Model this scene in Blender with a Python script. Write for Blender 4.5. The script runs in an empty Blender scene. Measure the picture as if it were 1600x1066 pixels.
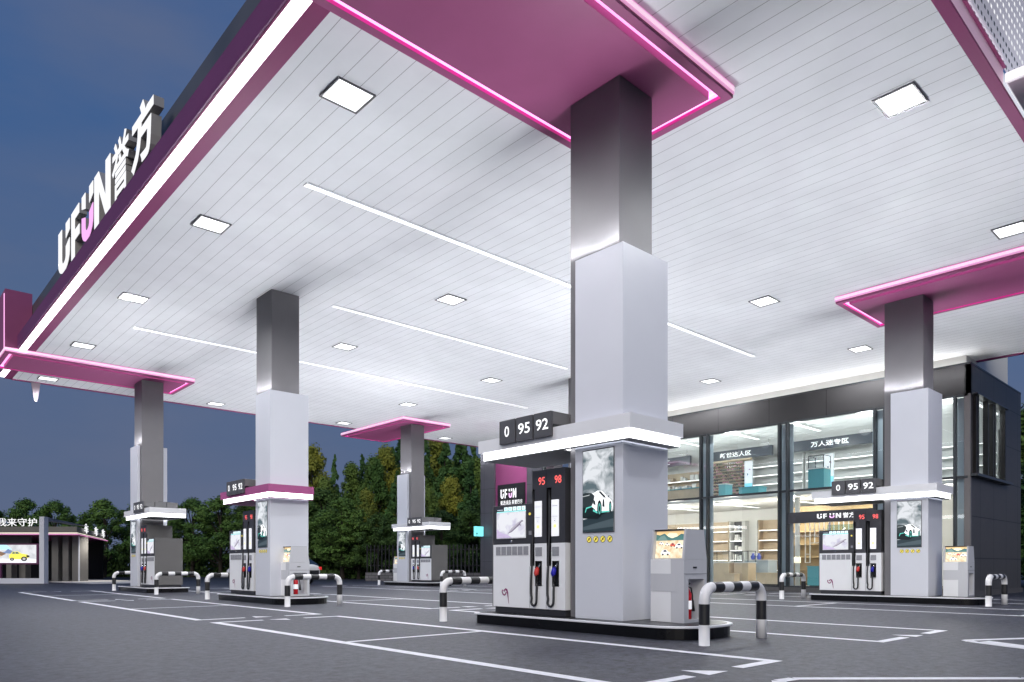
import bpy, bmesh, math, random
from mathutils import Vector, Matrix, noise

SC = bpy.context.scene
COL = SC.collection
random.seed(7)
R = math.radians

# ------------------------------------------------------------------ camera
HEAD = R(42.515)
cd = bpy.data.cameras.new("camera")
cd.sensor_width = 36
cd.lens = 36 * 1128.4 / 1600
cd.shift_y = 351.6 / 1600
cd.clip_start = .1
cd.clip_end = 2000
cam = bpy.data.objects.new("camera", cd)
COL.objects.link(cam)
cam.location = (0, 0, .9)
cam.rotation_euler = (R(90), 0, -HEAD)
SC.camera = cam
# ------------------------------------------------------------------ render / view
SC.view_settings.view_transform = 'Standard'
SC.view_settings.look = 'None'
SC.view_settings.gamma = 1
SC.view_settings.exposure = 0
SC.cycles.use_denoising = True
SC.cycles.max_bounces = 8
SC.cycles.diffuse_bounces = 4
SC.cycles.glossy_bounces = 4
SC.cycles.transparent_max_bounces = 24
SC.cycles.sample_clamp_indirect = 4
SC.cycles.use_light_tree = True
# ------------------------------------------------------------------ dusk sky
w = bpy.data.worlds.new("World")
SC.world = w
w.use_nodes = True
nt = w.node_tree
bgn = nt.nodes['Background']
tc = nt.nodes.new('ShaderNodeTexCoord')
sep = nt.nodes.new('ShaderNodeSeparateXYZ')
nt.links.new(tc.outputs['Generated'], sep.inputs[0])
rp = nt.nodes.new('ShaderNodeValToRGB')
e = rp.color_ramp.elements
e[0].position = 0; e[0].color = (.115, .145, .235, 1)
e[1].position = .75; e[1].color = (.042, .10, .265, 1)
for p_, c_ in ((.12, (.096, .136, .240, 1)), (.3, (.070, .128, .262, 1)), (.5, (.050, .115, .275, 1))):
    q = rp.color_ramp.elements.new(p_); q.color = c_
nt.links.new(sep.outputs['Z'], rp.inputs[0])
mp = nt.nodes.new('ShaderNodeMapping'); mp.inputs['Scale'].default_value = (1.4, 1.4, 4.2)
nt.links.new(tc.outputs['Generated'], mp.inputs[0])
nz = nt.nodes.new('ShaderNodeTexNoise'); nz.inputs['Scale'].default_value = 1.7; nz.inputs['Detail'].default_value = 6
nz.inputs['Roughness'].default_value = .5
nt.links.new(mp.outputs[0], nz.inputs['Vector'])
r2 = nt.nodes.new('ShaderNodeValToRGB')
r2.color_ramp.elements[0].position = .42; r2.color_ramp.elements[0].color = (0, 0, 0, 1)
r2.color_ramp.elements[1].position = .75; r2.color_ramp.elements[1].color = (1, 1, 1, 1)
nt.links.new(nz.outputs[0], r2.inputs[0])
mx = nt.nodes.new('ShaderNodeMix'); mx.data_type = 'RGBA'
nt.links.new(rp.outputs[0], mx.inputs[6])
mx.inputs[7].default_value = (.135, .158, .245, 1)
ml = nt.nodes.new('ShaderNodeMath'); ml.operation = 'MULTIPLY'; ml.inputs[1].default_value = .72
nt.links.new(r2.outputs[0], ml.inputs[0]); nt.links.new(ml.outputs[0], mx.inputs[0])
nt.links.new(mx.outputs[2], bgn.inputs[0])
bgn.inputs[1].default_value = 1.0
# ------------------------------------------------------------------ last glow of the sun
sd = bpy.data.lights.new("dusk_sun", 'SUN'); sd.energy = 1.6; sd.angle = R(40); sd.color = (1, .93, .82)
so = bpy.data.objects.new("dusk_sun", sd); COL.objects.link(so)
so.rotation_euler = (R(62), 0, R(-52))

# lamp levels
PANEL = 1.4      # ceiling lamp diffusers
LAMPW = 700      # the lamp inside each of them
STRIP = 1.15
UP = 34.5
SGN = 1         # uplights on top of the pillar cladding
BAND = 5.5        # light bands round the awnings
INSIDE = 8.0

# ================================================================== materials
_m = {}
def mat(name, col, rough=.5, metal=0, noise_amt=0, nscale=8, bump=0, bscale=60, coat=0, spec=.5):
    if name in _m: return _m[name]
    m = bpy.data.materials.new(name); m.use_nodes = True
    t = m.node_tree; b = t.nodes['Principled BSDF']
    b.inputs['Base Color'].default_value = (*col, 1)
    b.inputs['Roughness'].default_value = rough
    b.inputs['Metallic'].default_value = metal
    b.inputs['Specular IOR Level'].default_value = spec
    if coat: b.inputs['Coat Weight'].default_value = coat; b.inputs['Coat Roughness'].default_value = .1
    tcn = t.nodes.new('ShaderNodeTexCoord')
    if noise_amt:
        n = t.nodes.new('ShaderNodeTexNoise'); n.inputs['Scale'].default_value = nscale; n.inputs['Detail'].default_value = 5
        t.links.new(tcn.outputs['Object'], n.inputs['Vector'])
        r = t.nodes.new('ShaderNodeValToRGB')
        r.color_ramp.elements[0].position = .3; r.color_ramp.elements[1].position = .7
        r.color_ramp.elements[0].color = (*[c * (1 - noise_amt) for c in col], 1)
        r.color_ramp.elements[1].color = (*[min(1, c * (1 + noise_amt)) for c in col], 1)
        t.links.new(n.outputs[0], r.inputs[0]); t.links.new(r.outputs[0], b.inputs['Base Color'])
        mr = t.nodes.new('ShaderNodeMapRange')
        mr.inputs[3].default_value = max(.02, rough - .06); mr.inputs[4].default_value = rough + .08
        t.links.new(n.outputs[0], mr.inputs[0]); t.links.new(mr.outputs[0], b.inputs['Roughness'])
    if bump:
        n = t.nodes.new('ShaderNodeTexNoise'); n.inputs['Scale'].default_value = bscale; n.inputs['Detail'].default_value = 4
        t.links.new(tcn.outputs['Object'], n.inputs['Vector'])
        bp = t.nodes.new('ShaderNodeBump'); bp.inputs['Strength'].default_value = bump; bp.inputs['Distance'].default_value = .01
        t.links.new(n.outputs[0], bp.inputs['Height']); t.links.new(bp.outputs[0], b.inputs['Normal'])
    _m[name] = m
    return m

def emis(name, col, strength, back=None):
    if name in _m: return _m[name]
    m = bpy.data.materials.new(name); m.use_nodes = True
    t = m.node_tree; b = t.nodes['Principled BSDF']
    b.inputs['Base Color'].default_value = (*[min(.8, c) for c in col], 1)
    b.inputs['Roughness'].default_value = .4
    b.inputs['Emission Color'].default_value = (*col, 1)
    b.inputs['Emission Strength'].default_value = strength
    _m[name] = m
    return m

def glassmat(name, tint, refl=1.0):
    if name in _m: return _m[name]
    m = bpy.data.materials.new(name); m.use_nodes = True
    t = m.node_tree; t.nodes.clear()
    o = t.nodes.new('ShaderNodeOutputMaterial')
    tr = t.nodes.new('ShaderNodeBsdfTransparent'); tr.inputs[0].default_value = (*tint, 1)
    gl = t.nodes.new('ShaderNodeBsdfGlossy'); gl.inputs['Roughness'].default_value = .012
    fr = t.nodes.new('ShaderNodeFresnel'); fr.inputs[0].default_value = 1.5
    mu = t.nodes.new('ShaderNodeMath'); mu.operation = 'MULTIPLY'; mu.inputs[1].default_value = refl; mu.use_clamp = True
    t.links.new(fr.outputs[0], mu.inputs[0])
    mi = t.nodes.new('ShaderNodeMixShader')
    t.links.new(mu.outputs[0], mi.inputs[0]); t.links.new(tr.outputs[0], mi.inputs[1]); t.links.new(gl.outputs[0], mi.inputs[2])
    t.links.new(mi.outputs[0], o.inputs[0])
    _m[name] = m
    return m

def linemat(name, col, line, axis, pitch, width, rough=.4, metal=0, axis2=None, pitch2=1, off=0, off2=0, spec=.5):
    """paint with real joint lines every pitch metres (object space)"""
    if name in _m: return _m[name]
    m = bpy.data.materials.new(name); m.use_nodes = True
    t = m.node_tree; b = t.nodes['Principled BSDF']
    tcn = t.nodes.new('ShaderNodeTexCoord'); s = t.nodes.new('ShaderNodeSeparateXYZ')
    t.links.new(tcn.outputs['Object'], s.inputs[0])
    def one(ax, pt, of):
        a = t.nodes.new('ShaderNodeMath'); a.operation = 'ADD'; a.inputs[1].default_value = of + 1000 * pt
        t.links.new(s.outputs[ax], a.inputs[0])
        d = t.nodes.new('ShaderNodeMath'); d.operation = 'MODULO'; d.inputs[1].default_value = pt
        t.links.new(a.outputs[0], d.inputs[0])
        l = t.nodes.new('ShaderNodeMath'); l.operation = 'LESS_THAN'; l.inputs[1].default_value = width
        t.links.new(d.outputs[0], l.inputs[0]); return l
    l = one(axis, pitch, off)
    if axis2:
        l2 = one(axis2, pitch2, off2)
        mxn = t.nodes.new('ShaderNodeMath'); mxn.operation = 'MAXIMUM'
        t.links.new(l.outputs[0], mxn.inputs[0]); t.links.new(l2.outputs[0], mxn.inputs[1]); l = mxn
    n = t.nodes.new('ShaderNodeTexNoise'); n.inputs['Scale'].default_value = 1.3; n.inputs['Detail'].default_value = 4
    t.links.new(tcn.outputs['Object'], n.inputs['Vector'])
    r = t.nodes.new('ShaderNodeValToRGB')
    r.color_ramp.elements[0].position = .3; r.color_ramp.elements[1].position = .7
    r.color_ramp.elements[0].color = (*[c * .96 for c in col], 1); r.color_ramp.elements[1].color = (*[min(1, c * 1.03) for c in col], 1)
    t.links.new(n.outputs[0], r.inputs[0])
    mixn = t.nodes.new('ShaderNodeMix'); mixn.data_type = 'RGBA'
    t.links.new(l.outputs[0], mixn.inputs[0]); t.links.new(r.outputs[0], mixn.inputs[6]); mixn.inputs[7].default_value = (*line, 1)
    t.links.new(mixn.outputs[2], b.inputs['Base Color'])
    b.inputs['Roughness'].default_value = rough; b.inputs['Metallic'].default_value = metal
    b.inputs['Specular IOR Level'].default_value = spec
    _m[name] = m
    return m

PINK = mat('pink_metal_paint', (.36, .095, .225), .5, 0, .05, 1.5, spec=.3)
MAGWALL = mat('magenta_groove', (.90, .03, .40), .4)
LEDPALE = emis('pink_led', (1, .44, .80), 1.25)
LEDEDGE = emis('pink_edge_led', (.88, .62, .78), .95)
EDGEGLOW = emis('pink_edge_glow', (.66, .30, .50), .9)  # light wash round the edge led, painted as a weaker emissive band
LEDWHITE = emis('white_led_band', (.95, .97, 1), BAND)
LEDFASCIA = emis('fascia_led', (.93, .96, 1), 4.0)
PURPLE = mat('purple_fascia_paint', (.20, .06, .175), .5, .0, .06, 1.2, spec=.2)
PINKB = mat('pink_border_paint', (.27, .06, .16), .65, 0, .05, 1.5, spec=.12)
GREYCOL = mat('grey_column_metal', (.185, .18, .19), .45, .0, .05, 1.5, spec=.3)
PARAPET = mat('parapet_steel', (.11, .112, .125), .4, .15, .2, .8)
CLAD = mat('white_cladding', (.69, .71, .78), .38, 0, .015, 1.5)
WHITE = mat('white_paint', (.80, .81, .85), .42, 0, .015, 2)
SHELL = mat('white_cabinet', (.88, .89, .92), .35, 0, .015, 3)
SIDEG = mat('grey_side_panel', (.125, .122, .122), .45, 0, .04, 2)
SIGNS = mat('sign_box_side', (.15, .15, .155), .45, 0, .04, 3)
SIGNG = mat('sign_box_grey', (.085, .085, .095), .45, 0, .04, 3)
DARK = mat('charcoal_panel', (.050, .050, .058), .38, .1, .06, 2)
BLACK = mat('black_plastic', (.012, .012, .013), .35)
BLACKKERB = mat('black_glossy_kerb', (.006, .006, .007), .28, 0, .3, 3, spec=.3)
SOFFIT = linemat('soffit_planks', (.84, .85, .885), (.36, .36, .38), 'X', .28, .009, .75, .0, spec=.12)
LAMPRIM = mat('lamp_rim', (.09, .09, .10), .4, .3)
LAMP = emis('lamp_diffuser', (.95, .97, 1), PANEL)
STRIPM = emis('strip_diffuser', (.95, .97, 1), STRIP)
GREYGRILLE = linemat('grille', (.42, .43, .47), (.2, .2, .22), 'Y', .018, .006, .5, axis2='Z', pitch2=.018)
BWHITE = mat('barrier_white', (.80, .80, .82), .35, 0, .03, 6)
BBLACK = mat('barrier_black', (.02, .02, .022), .38, 0, .2, 6)
HOSE = mat('hose_rubber', (.025, .026, .03), .45)
RED = mat('nozzle_red', (.65, .05, .045), .35)
BLUE = mat('nozzle_blue', (.02, .02, .42), .35)
STEEL = mat('bright_steel', (.6, .6, .62), .25, .9)
EXTRED = mat('extinguisher_red', (.5, .012, .02), .25)
PAPER = emis('label_paper', (.86, .88, .95), .55)
TXTW = emis('white_letter', (1, 1, 1), .8)
TXTRED = emis('red_digit', (1, .13, .12), .95)
TXTG = mat('grey_print', (.25, .25, .28), .6)
YEL = emis('yellow_sticker', (.95, .72, .12), .45)
LOGOP = mat('logo_purple', (.25, .03, .14), .4)
WALLD = linemat('dark_wall_panels', (.095, .088, .085), (.010, .006, .007), 'X', 1.42, .024, .42, .2, 'Z', 1.24, off=.4, off2=.12)
WALLF = linemat('dark_front_panels', (.085, .085, .10), (.015, .015, .017), 'Y', 1.15, .012, .42, .1, 'Z', 1.24, off=.35, off2=.12)
FASC = linemat('store_fascia_panels', (.052, .050, .051), (.010, .010, .010), 'Y', 2.05, .018, .6, 0, off=1.55, spec=.12)
MULL = mat('mullion_metal', (.055, .06, .065), .28, .6)
GLASS = glassmat('window_glass', (.90, .95, .955), 2.2)
GLASSD = glassmat('dark_glass', (.80, .86, .88), 1.6)
PALEGL = mat('pale_back_painted_glass', (.52, .60, .66), .12, 0, .03, 1)
WOOD = mat('light_wood', (.62, .50, .35), .45, 0, .08, 3)
WOODD = mat('oak_wall', (.40, .30, .16), .5, 0, .12, 4)
OFFW = mat('shop_white', (.80, .80, .78), .5)
TEAL = mat('teal_laminate', (.12, .42, .46), .35)
SHELFLED = emis('shelf_led', (1, .98, .94), 2.2)
PAPERW = mat('carton', (.78, .76, .72), .6)

# ================================================================== mesh builder
class MB:
    def __init__(self):
        self.v = []; self.f = []; self.mi = []; self.mats = []; self.sm = []
        self.tf = lambda p: p
    def m(self, mt):
        if mt not in self.mats: self.mats.append(mt)
        return self.mats.index(mt)
    def face(self, pts, mt, smooth=False):
        n = len(self.v)
        self.v += [tuple(self.tf(p)) for p in pts]
        self.f.append(tuple(range(n, n + len(pts)))); self.mi.append(self.m(mt)); self.sm.append(smooth)
    def grid(self, vs, fs, mt, smooth=False):
        n = len(self.v); self.v += [tuple(self.tf(p)) for p in vs]; k = self.m(mt)
        for f in fs: self.f.append(tuple(n + i for i in f)); self.mi.append(k); self.sm.append(smooth)
    def box(self, x0, x1, y0, y1, z0, z1, mt):
        vs = [(x, y, z) for x in (x0, x1) for y in (y0, y1) for z in (z0, z1)]
        self.grid(vs, [(0, 1, 3, 2), (4, 6, 7, 5), (0, 4, 5, 1), (2, 3, 7, 6), (0, 2, 6, 4), (1, 5, 7, 3)], mt)
    def prism(self, poly, z0, z1, mt, axes='XY', smooth=False):
        """poly in the plane of axes, extruded along the third"""
        def P(a, b, c):
            return {'XY': (a, b, c), 'XZ': (a, c, b), 'YZ': (c, a, b)}[axes]
        n = len(poly)
        vs = [P(a, b, z0) for a, b in poly] + [P(a, b, z1) for a, b in poly]
        self.grid(vs, [tuple(range(n))[::-1], tuple(range(n, 2 * n))], mt)
        self.grid(vs, [(i, (i + 1) % n, n + (i + 1) % n, n + i) for i in range(n)], mt, smooth)
    def tube(self, pts, rad, mt, seg=12, cap=True, mats=None):
        pts = [Vector(p) for p in pts]; n = len(pts)
        rads = rad if isinstance(rad, (list, tuple)) else [rad] * n
        rings = []; up = None
        for i, p in enumerate(pts):
            a = pts[max(0, i - 1)]; b = pts[min(n - 1, i + 1)]
            d = (b - a).normalized()
            if up is None:
                up = Vector((0, 0, 1)) if abs(d.z) < .9 else Vector((1, 0, 0))
            s = d.cross(up).normalized(); up = s.cross(d).normalized()
            rings.append([p + rads[i] * (math.cos(t) * s + math.sin(t) * up) for t in [2 * math.pi * k / seg for k in range(seg)]])
        base = len(self.v)
        for r_ in rings: self.v += [tuple(self.tf(q)) for q in r_]
        for i in range(n - 1):
            mt_ = mats[i] if mats else mt
            k = self.m(mt_)
            for j in range(seg):
                self.f.append((base + i * seg + j, base + i * seg + (j + 1) % seg, base + (i + 1) * seg + (j + 1) % seg, base + (i + 1) * seg + j))
                self.mi.append(k); self.sm.append(True)
        if cap:
            for i in (0, n - 1):
                self.f.append(tuple(base + i * seg + j for j in range(seg))); self.mi.append(self.m(mats[0] if mats else mt)); self.sm.append(False)
    def plate(self, u0, u1, v0, v1, w0, w1, mt, holes, P, holemt=None, floor=None):
        """plate in u,v with thickness w0..w1 (w1 = outer face) and rectangular holes; P maps (u,v,w) to a point"""
        us = sorted({u0, u1, *[h[0] for h in holes], *[h[1] for h in holes]})
        vs = sorted({v0, v1, *[h[2] for h in holes], *[h[3] for h in holes]})
        def solid(i, j):
            if i < 0 or j < 0 or i >= len(us) - 1 or j >= len(vs) - 1: return False
            cu = (us[i] + us[i + 1]) / 2; cv = (vs[j] + vs[j + 1]) / 2
            return not any(h[0] < cu < h[1] and h[2] < cv < h[3] for h in holes)
        hm = holemt or mt
        for i in range(len(us) - 1):
            for j in range(len(vs) - 1):
                a, b, c, d = us[i], us[i + 1], vs[j], vs[j + 1]
                if solid(i, j):
                    self.face([P(a, c, w1), P(b, c, w1), P(b, d, w1), P(a, d, w1)], mt)
                    for (di, dj, e1, e2) in ((-1, 0, (a, c), (a, d)), (1, 0, (b, c), (b, d)), (0, -1, (a, c), (b, c)), (0, 1, (a, d), (b, d))):
                        if not solid(i + di, j + dj):
                            edge = i + di < 0 or j + dj < 0 or i + di >= len(us) - 1 or j + dj >= len(vs) - 1
                            self.face([P(*e1, w1), P(*e2, w1), P(*e2, w0), P(*e1, w0)], mt if edge else hm)
                else:
                    self.face([P(a, c, w0), P(b, c, w0), P(b, d, w0), P(a, d, w0)], floor or hm)
    def build(self, name, parent=None, bevel=0, weld=True):
        me = bpy.data.meshes.new(name)
        me.from_pydata(self.v, [], self.f)
        for mt in self.mats: me.materials.append(mt)
        me.polygons.foreach_set('material_index', self.mi)
        me.polygons.foreach_set('use_smooth', self.sm)
        bm = bmesh.new(); bm.from_mesh(me)
        if weld and len(self.v) < 30000:
            bmesh.ops.remove_doubles(bm, verts=bm.verts, dist=1e-5)
            bmesh.ops.recalc_face_normals(bm, faces=bm.faces)
        bm.to_mesh(me); bm.free()
        o = bpy.data.objects.new(name, me); COL.objects.link(o)
        if parent is not None: o.parent = parent
        if bevel:
            b = o.modifiers.new('bevel', 'BEVEL'); b.width = bevel; b.segments = 2; b.limit_method = 'ANGLE'
        return o

def tag(o, label=None, cat=None, group=None, kind=None):
    if label: o['label'] = label
    if cat: o['category'] = cat
    if group: o['group'] = group
    if kind: o['kind'] = kind
    return o
def thing(name, loc, label, cat, group=None, rz=0):
    o = bpy.data.objects.new(name, None); COL.objects.link(o)
    o.location = loc; o.rotation_euler = (0, 0, rz)
    o.empty_display_size = .2
    return tag(o, label, cat, group)
def copy_tree(o, parent=None):
    c = o.copy(); COL.objects.link(c); c.parent = parent
    for ch in list(o.children): copy_tree(ch, c)
    return c

# text -> mesh points (x right, y up) centred
_tc = {}
def textgeo(s, bold=0.0, depth=0.0):
    k = (s, bold, depth)
    if k in _tc: return _tc[k]
    cu = bpy.data.curves.new('t', 'FONT'); cu.body = s; cu.size = 1; cu.align_x = 'CENTER'
    cu.offset = bold; cu.extrude = depth; cu.resolution_u = 3
    o = bpy.data.objects.new('t', cu); COL.objects.link(o)
    dg = bpy.context.evaluated_depsgraph_get(); dg.update()
    me = bpy.data.meshes.new_from_object(o.evaluated_get(dg))
    vs = [tuple(v.co) for v in me.vertices]; fs = [tuple(p.vertices) for p in me.polygons]
    bpy.data.objects.remove(o); bpy.data.curves.remove(cu); bpy.data.meshes.remove(me)
    if vs:
        xs = [v[0] for v in vs]; ys = [v[1] for v in vs]
        bb = (min(xs), max(xs), min(ys), max(ys))
    else: bb = (0, 1, 0, 1)
    _tc[k] = (vs, fs, bb)
    return _tc[k]
def face_mx(x):      # facing -X : u runs to -Y (viewer's right)
    return lambda u, v, w=0: (x - w, -u, v)
def face_my(y):      # facing -Y
    return lambda u, v, w=0: (u, y - w, v)
def put_text(mb, s, u0, u1, v0, v1, P, mt, bold=0.0, depth=0.0, w=0.0):
    """fit text in the box u0..u1, v0..v1 (u = to the viewer's right)"""
    vs, fs, bb = textgeo(s, bold, depth / max(1e-6, (v1 - v0)) / 2 if depth else 0)
    sx = (u1 - u0) / (bb[1] - bb[0]); sy = (v1 - v0) / (bb[3] - bb[2])
    dz = max([v[2] for v in vs]) if depth else 0
    out = [P(u0 + (x - bb[0]) * sx, v0 + (y - bb[2]) * sy, w + ((z + dz) / (2 * dz) * depth if dz else 0)) for x, y, z in vs]
    mb.grid(out, fs, mt)
# brand-like wordmark shapes in a unit box, drawn as polygons
def arc(cx, cy, r0, r1, a0, a1, n=10):
    o = [(cx + r1 * math.cos(R(a0 + (a1 - a0) * i / n)), cy + r1 * math.sin(R(a0 + (a1 - a0) * i / n))) for i in range(n + 1)]
    i_ = [(cx + r0 * math.cos(R(a0 + (a1 - a0) * i / n)), cy + r0 * math.sin(R(a0 + (a1 - a0) * i / n))) for i in range(n + 1)]
    return o + i_[::-1]
def wordmark():
    """list of (letter index, colour key, polygon) ; letters are .62 wide, 1 high"""
    L = []
    # first letter: open cup with a loose block
    L += [(0, 'w', [(0, .3), (.2, .3), (.2, 1), (0, 1)]), (0, 'w', arc(.31, .31, .11, .31, 180, 360)), (0, 'w', [(.42, .31), (.62, .31), (.62, .58), (.42, .50)]), (0, 'w', [(.42, .68), (.62, .76), (.62, 1), (.42, 1)])]
    # second: F
    L += [(1, 'w', [(0, 0), (.2, 0), (.2, 1), (0, 1)]), (1, 'w', [(.2, .80), (.46, .80), (.46, 1), (.2, 1)]), (1, 'w', [(.2, .36), (.48, .36), (.48, .56), (.2, .56)])]
    # third: smile with two blocks
    L += [(2, 'p', [(0, .31), (.2, .31), (.2, .50), (0, .58)]), (2, 'p', arc(.31, .31, .11, .31, 180, 360)), (2, 'p', [(.42, .31), (.62, .31), (.62, .58), (.42, .50)]),
          (2, 'w', [(0, .76), (.2, .68), (.2, 1), (0, 1)]), (2, 'w', [(.42, .68), (.62, .76), (.62, 1), (.42, 1)])]
    # fourth: N
    L += [(3, 'w', [(0, 0), (.18, 0), (.18, 1), (0, 1)]), (3, 'w', [(.46, 0), (.64, 0), (.64, 1), (.46, 1)]), (3, 'w', [(.18, 1), (.18, .66), (.46, 0), (.46, .34)])]
    return L
def put_wordmark(mb, u0, u1, v0, v1, P, mw, mpk, w=.003, depth=None):
    tot = 4 * .62 + 3 * .16
    for i, c, poly in wordmark():
        pts = [(u0 + (i * .78 + x) / tot * (u1 - u0), v0 + y * (v1 - v0)) for x, y in poly]
        if depth is None:
            mb.face([P(a, b, w) for a, b in pts], mw if c == 'w' else mpk)
_art = {}
def artcol(c, s=.85):
    k = tuple(c) + (s,)
    if k not in _art: _art[k] = emis('print_%03d' % len(_art), c, s)
    return _art[k]
def art(mb, P, u0, v0, wd, ht, shapes):
    for i, (c, pts) in enumerate(shapes):
        mt = c if isinstance(c, bpy.types.Material) else artcol(c)
        mb.face([P(u0 + a * wd, v0 + b * ht, .0015 * (i + 1)) for a, b in pts], mt)
def ell(cx, cy, rx, ry, n=14): return [(cx + rx * math.cos(2 * math.pi * i / n), cy + ry * math.sin(2 * math.pi * i / n)) for i in range(n)]

def cloudmat(name, c0, c1, scale, strength, p0=.35, p1=.65):
    if name in _m: return _m[name]
    m = bpy.data.materials.new(name); m.use_nodes = True
    t = m.node_tree; b = t.nodes['Principled BSDF']
    tcn = t.nodes.new('ShaderNodeTexCoord'); n = t.nodes.new('ShaderNodeTexNoise')
    n.inputs['Scale'].default_value = scale; n.inputs['Detail'].default_value = 7; n.inputs['Distortion'].default_value = .6
    t.links.new(tcn.outputs['Object'], n.inputs['Vector'])
    r = t.nodes.new('ShaderNodeValToRGB'); r.color_ramp.elements[0].position = p0; r.color_ramp.elements[1].position = p1
    r.color_ramp.elements[0].color = (*c0, 1); r.color_ramp.elements[1].color = (*c1, 1)
    t.links.new(n.outputs[0], r.inputs[0])
    t.links.new(r.outputs[0], b.inputs['Emission Color']); b.inputs['Emission Strength'].default_value = strength
    b.inputs['Base Color'].default_value = (.05, .05, .05, 1); b.inputs['Roughness'].default_value = .15
    _m[name] = m
    return m
CLOUDS = cloudmat('cloud_print', (.10, .15, .17), (.86, .89, .93), 4.0, .9, .36, .56)
WAVE = cloudmat('wave_print', (.55, .50, .72), (.93, .94, 1), 5, .9, .28, .52)
SAND = cloudmat('sand_print', (.75, .50, .22), (.98, .88, .66), 14, 1.1, .3, .6)
SNOW = cloudmat('dust_print', (.62, .64, .68), (.95, .96, 1), 2.2, .9, .3, .6)

# ================================================================== ground
def asphalt():
    m = bpy.data.materials.new('asphalt'); m.use_nodes = True
    t = m.node_tree; b = t.nodes['Principled BSDF']
    tcn = t.nodes.new('ShaderNodeTexCoord')
    def ns(sc, det, rough=.6):
        n = t.nodes.new('ShaderNodeTexNoise'); n.inputs['Scale'].default_value = sc; n.inputs['Detail'].default_value = det; n.inputs['Roughness'].default_value = rough
        t.links.new(tcn.outputs['Object'], n.inputs['Vector']); return n
    a = ns(9, 9, .85); c = ns(.35, 5); d = ns(140, 3)
    r = t.nodes.new('ShaderNodeValToRGB')
    r.color_ramp.elements[0].position = .40; r.color_ramp.elements[0].color = (.003, .0032, .0055, 1)
    r.color_ramp.elements[1].position = .60; r.color_ramp.elements[1].color = (.062, .068, .095, 1)
    t.links.new(a.outputs[0], r.inputs[0])
    r2_ = t.nodes.new('ShaderNodeValToRGB')
    r2_.color_ramp.elements[0].position = .35; r2_.color_ramp.elements[0].color = (.86, .86, .88, 1)
    r2_.color_ramp.elements[1].position = .65; r2_.color_ramp.elements[1].color = (1.06, 1.06, 1.06, 1)
    t.links.new(c.outputs[0], r2_.inputs[0])
    mm = t.nodes.new('ShaderNodeMix'); mm.data_type = 'RGBA'; mm.blend_type = 'MULTIPLY'; mm.inputs[0].default_value = 1
    t.links.new(r.outputs[0], mm.inputs[6]); t.links.new(r2_.outputs[0], mm.inputs[7])
    t.links.new(mm.outputs[2], b.inputs['Base Color'])
    b.inputs['Roughness'].default_value = .56; b.inputs['Specular IOR Level'].default_value = .5
    bp = t.nodes.new('ShaderNodeBump'); bp.inputs['Strength'].default_value = .35; bp.inputs['Distance'].default_value = .006
    t.links.new(d.outputs[0], bp.inputs['Height']); t.links.new(bp.outputs[0], b.inputs['Normal'])
    return m
ASPH = asphalt()
g = MB(); g.face([(-400, -200, 0), (600, -200, 0), (600, 700, 0), (-400, 700, 0)], ASPH)
tag(g.build('ground'), kind='structure', label='dark grey asphalt forecourt', cat='ground')

ROADW = mat('road_paint', (.80, .80, .84), .55, 0, .10, 14)
mk = MB(); Z = .004
def seg(x0, y0, x1, y1, wd=.10):
    d = Vector((x1 - x0, y1 - y0)).normalized(); n = Vector((-d.y, d.x)) * wd / 2
    mk.face([(x0 + n.x, y0 + n.y, Z), (x0 - n.x, y0 - n.y, Z), (x1 - n.x, y1 - n.y, Z), (x1 + n.x, y1 + n.y, Z)], ROADW)
LWD = .135
def rect(x0, x1, y0, y1): mk.face([(x0, y0, Z), (x1, y0, Z), (x1, y1, Z), (x0, y1, Z)], ROADW)
def bay(xa, xb, y0, y1, cross):
    rect(xa, xa + LWD, y0, y1); rect(xb - LWD, xb, y0, y1)
    for y, s in ((y0, 1), (y1, -1)):
        ya, yb = (y, y + .12 * s)
        rect(xa + LWD + .002, xa + .85, min(ya, yb), max(ya, yb)); rect(xb - .72, xb - LWD - .002, min(ya, yb), max(ya, yb))
        c = (xa + xb) / 2
        mk.face([(c + .18, y, Z), (c - .08, y + .30 * s, Z), (c - .14, y - .02 * s, Z)] if s > 0 else [(c - .18, y, Z), (c + .08, y + .30 * s, Z), (c + .14, y - .02 * s, Z)], ROADW)
    rect(xa + LWD + .002, xb - LWD - .002, cross - .05, cross + .05)
for xa in (4.20, 8.94, 15.45, 20.4):
    for (y0, y1, c) in ((3.30, 11.68, 7.6), (12.30, 20.7, 16.5), (21.3, 29.5, 25.4)):
        bay(xa, xa + 2.3, y0, y1, c)
# rounded lane outline and big arrow in the right foreground
def rounded(pts, wd, closed=True):
    n = len(pts)
    for i in range(n if closed else n - 1):
        a = pts[i]; b = pts[(i + 1) % n]
        seg(a[0], a[1], b[0], b[1], wd)
mk2 = [(5.35, 2.75), (5.55, 2.72), (6.9, 1.50), (7.0, 1.2), (5.2, 1.1), (5.1, 2.6)]
tag(mk.build('lane_markings', weld=False), kind='structure', label='white painted bay outlines on the asphalt', cat='road marking')
mk = MB()
rounded(mk2, .11)
tag(mk.build('rounded_marking', weld=False), kind='structure', label='rounded white painted outline at the bottom right', cat='road marking')
mk = MB()
rounded([(9.80, 2.62), (9.95, 2.72), (11.5, 1.9), (11.2, .9), (9.3, 1.85)], .13)
mk.face([(9.80, 2.55, Z + .004), (9.2, 1.85, Z + .004), (9.55, 1.8, Z + .004), (10.02, 2.5, Z + .004)], ROADW)
tag(mk.build('pointed_marking', weld=False), kind='structure', label='white painted point at the right edge', cat='road marking')
SPILL = mat('apron_light_spill', (.66, .64, .60), .7, 0, .08, 1.5)  # pale tone stands in for light spilling from the wash building

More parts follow.
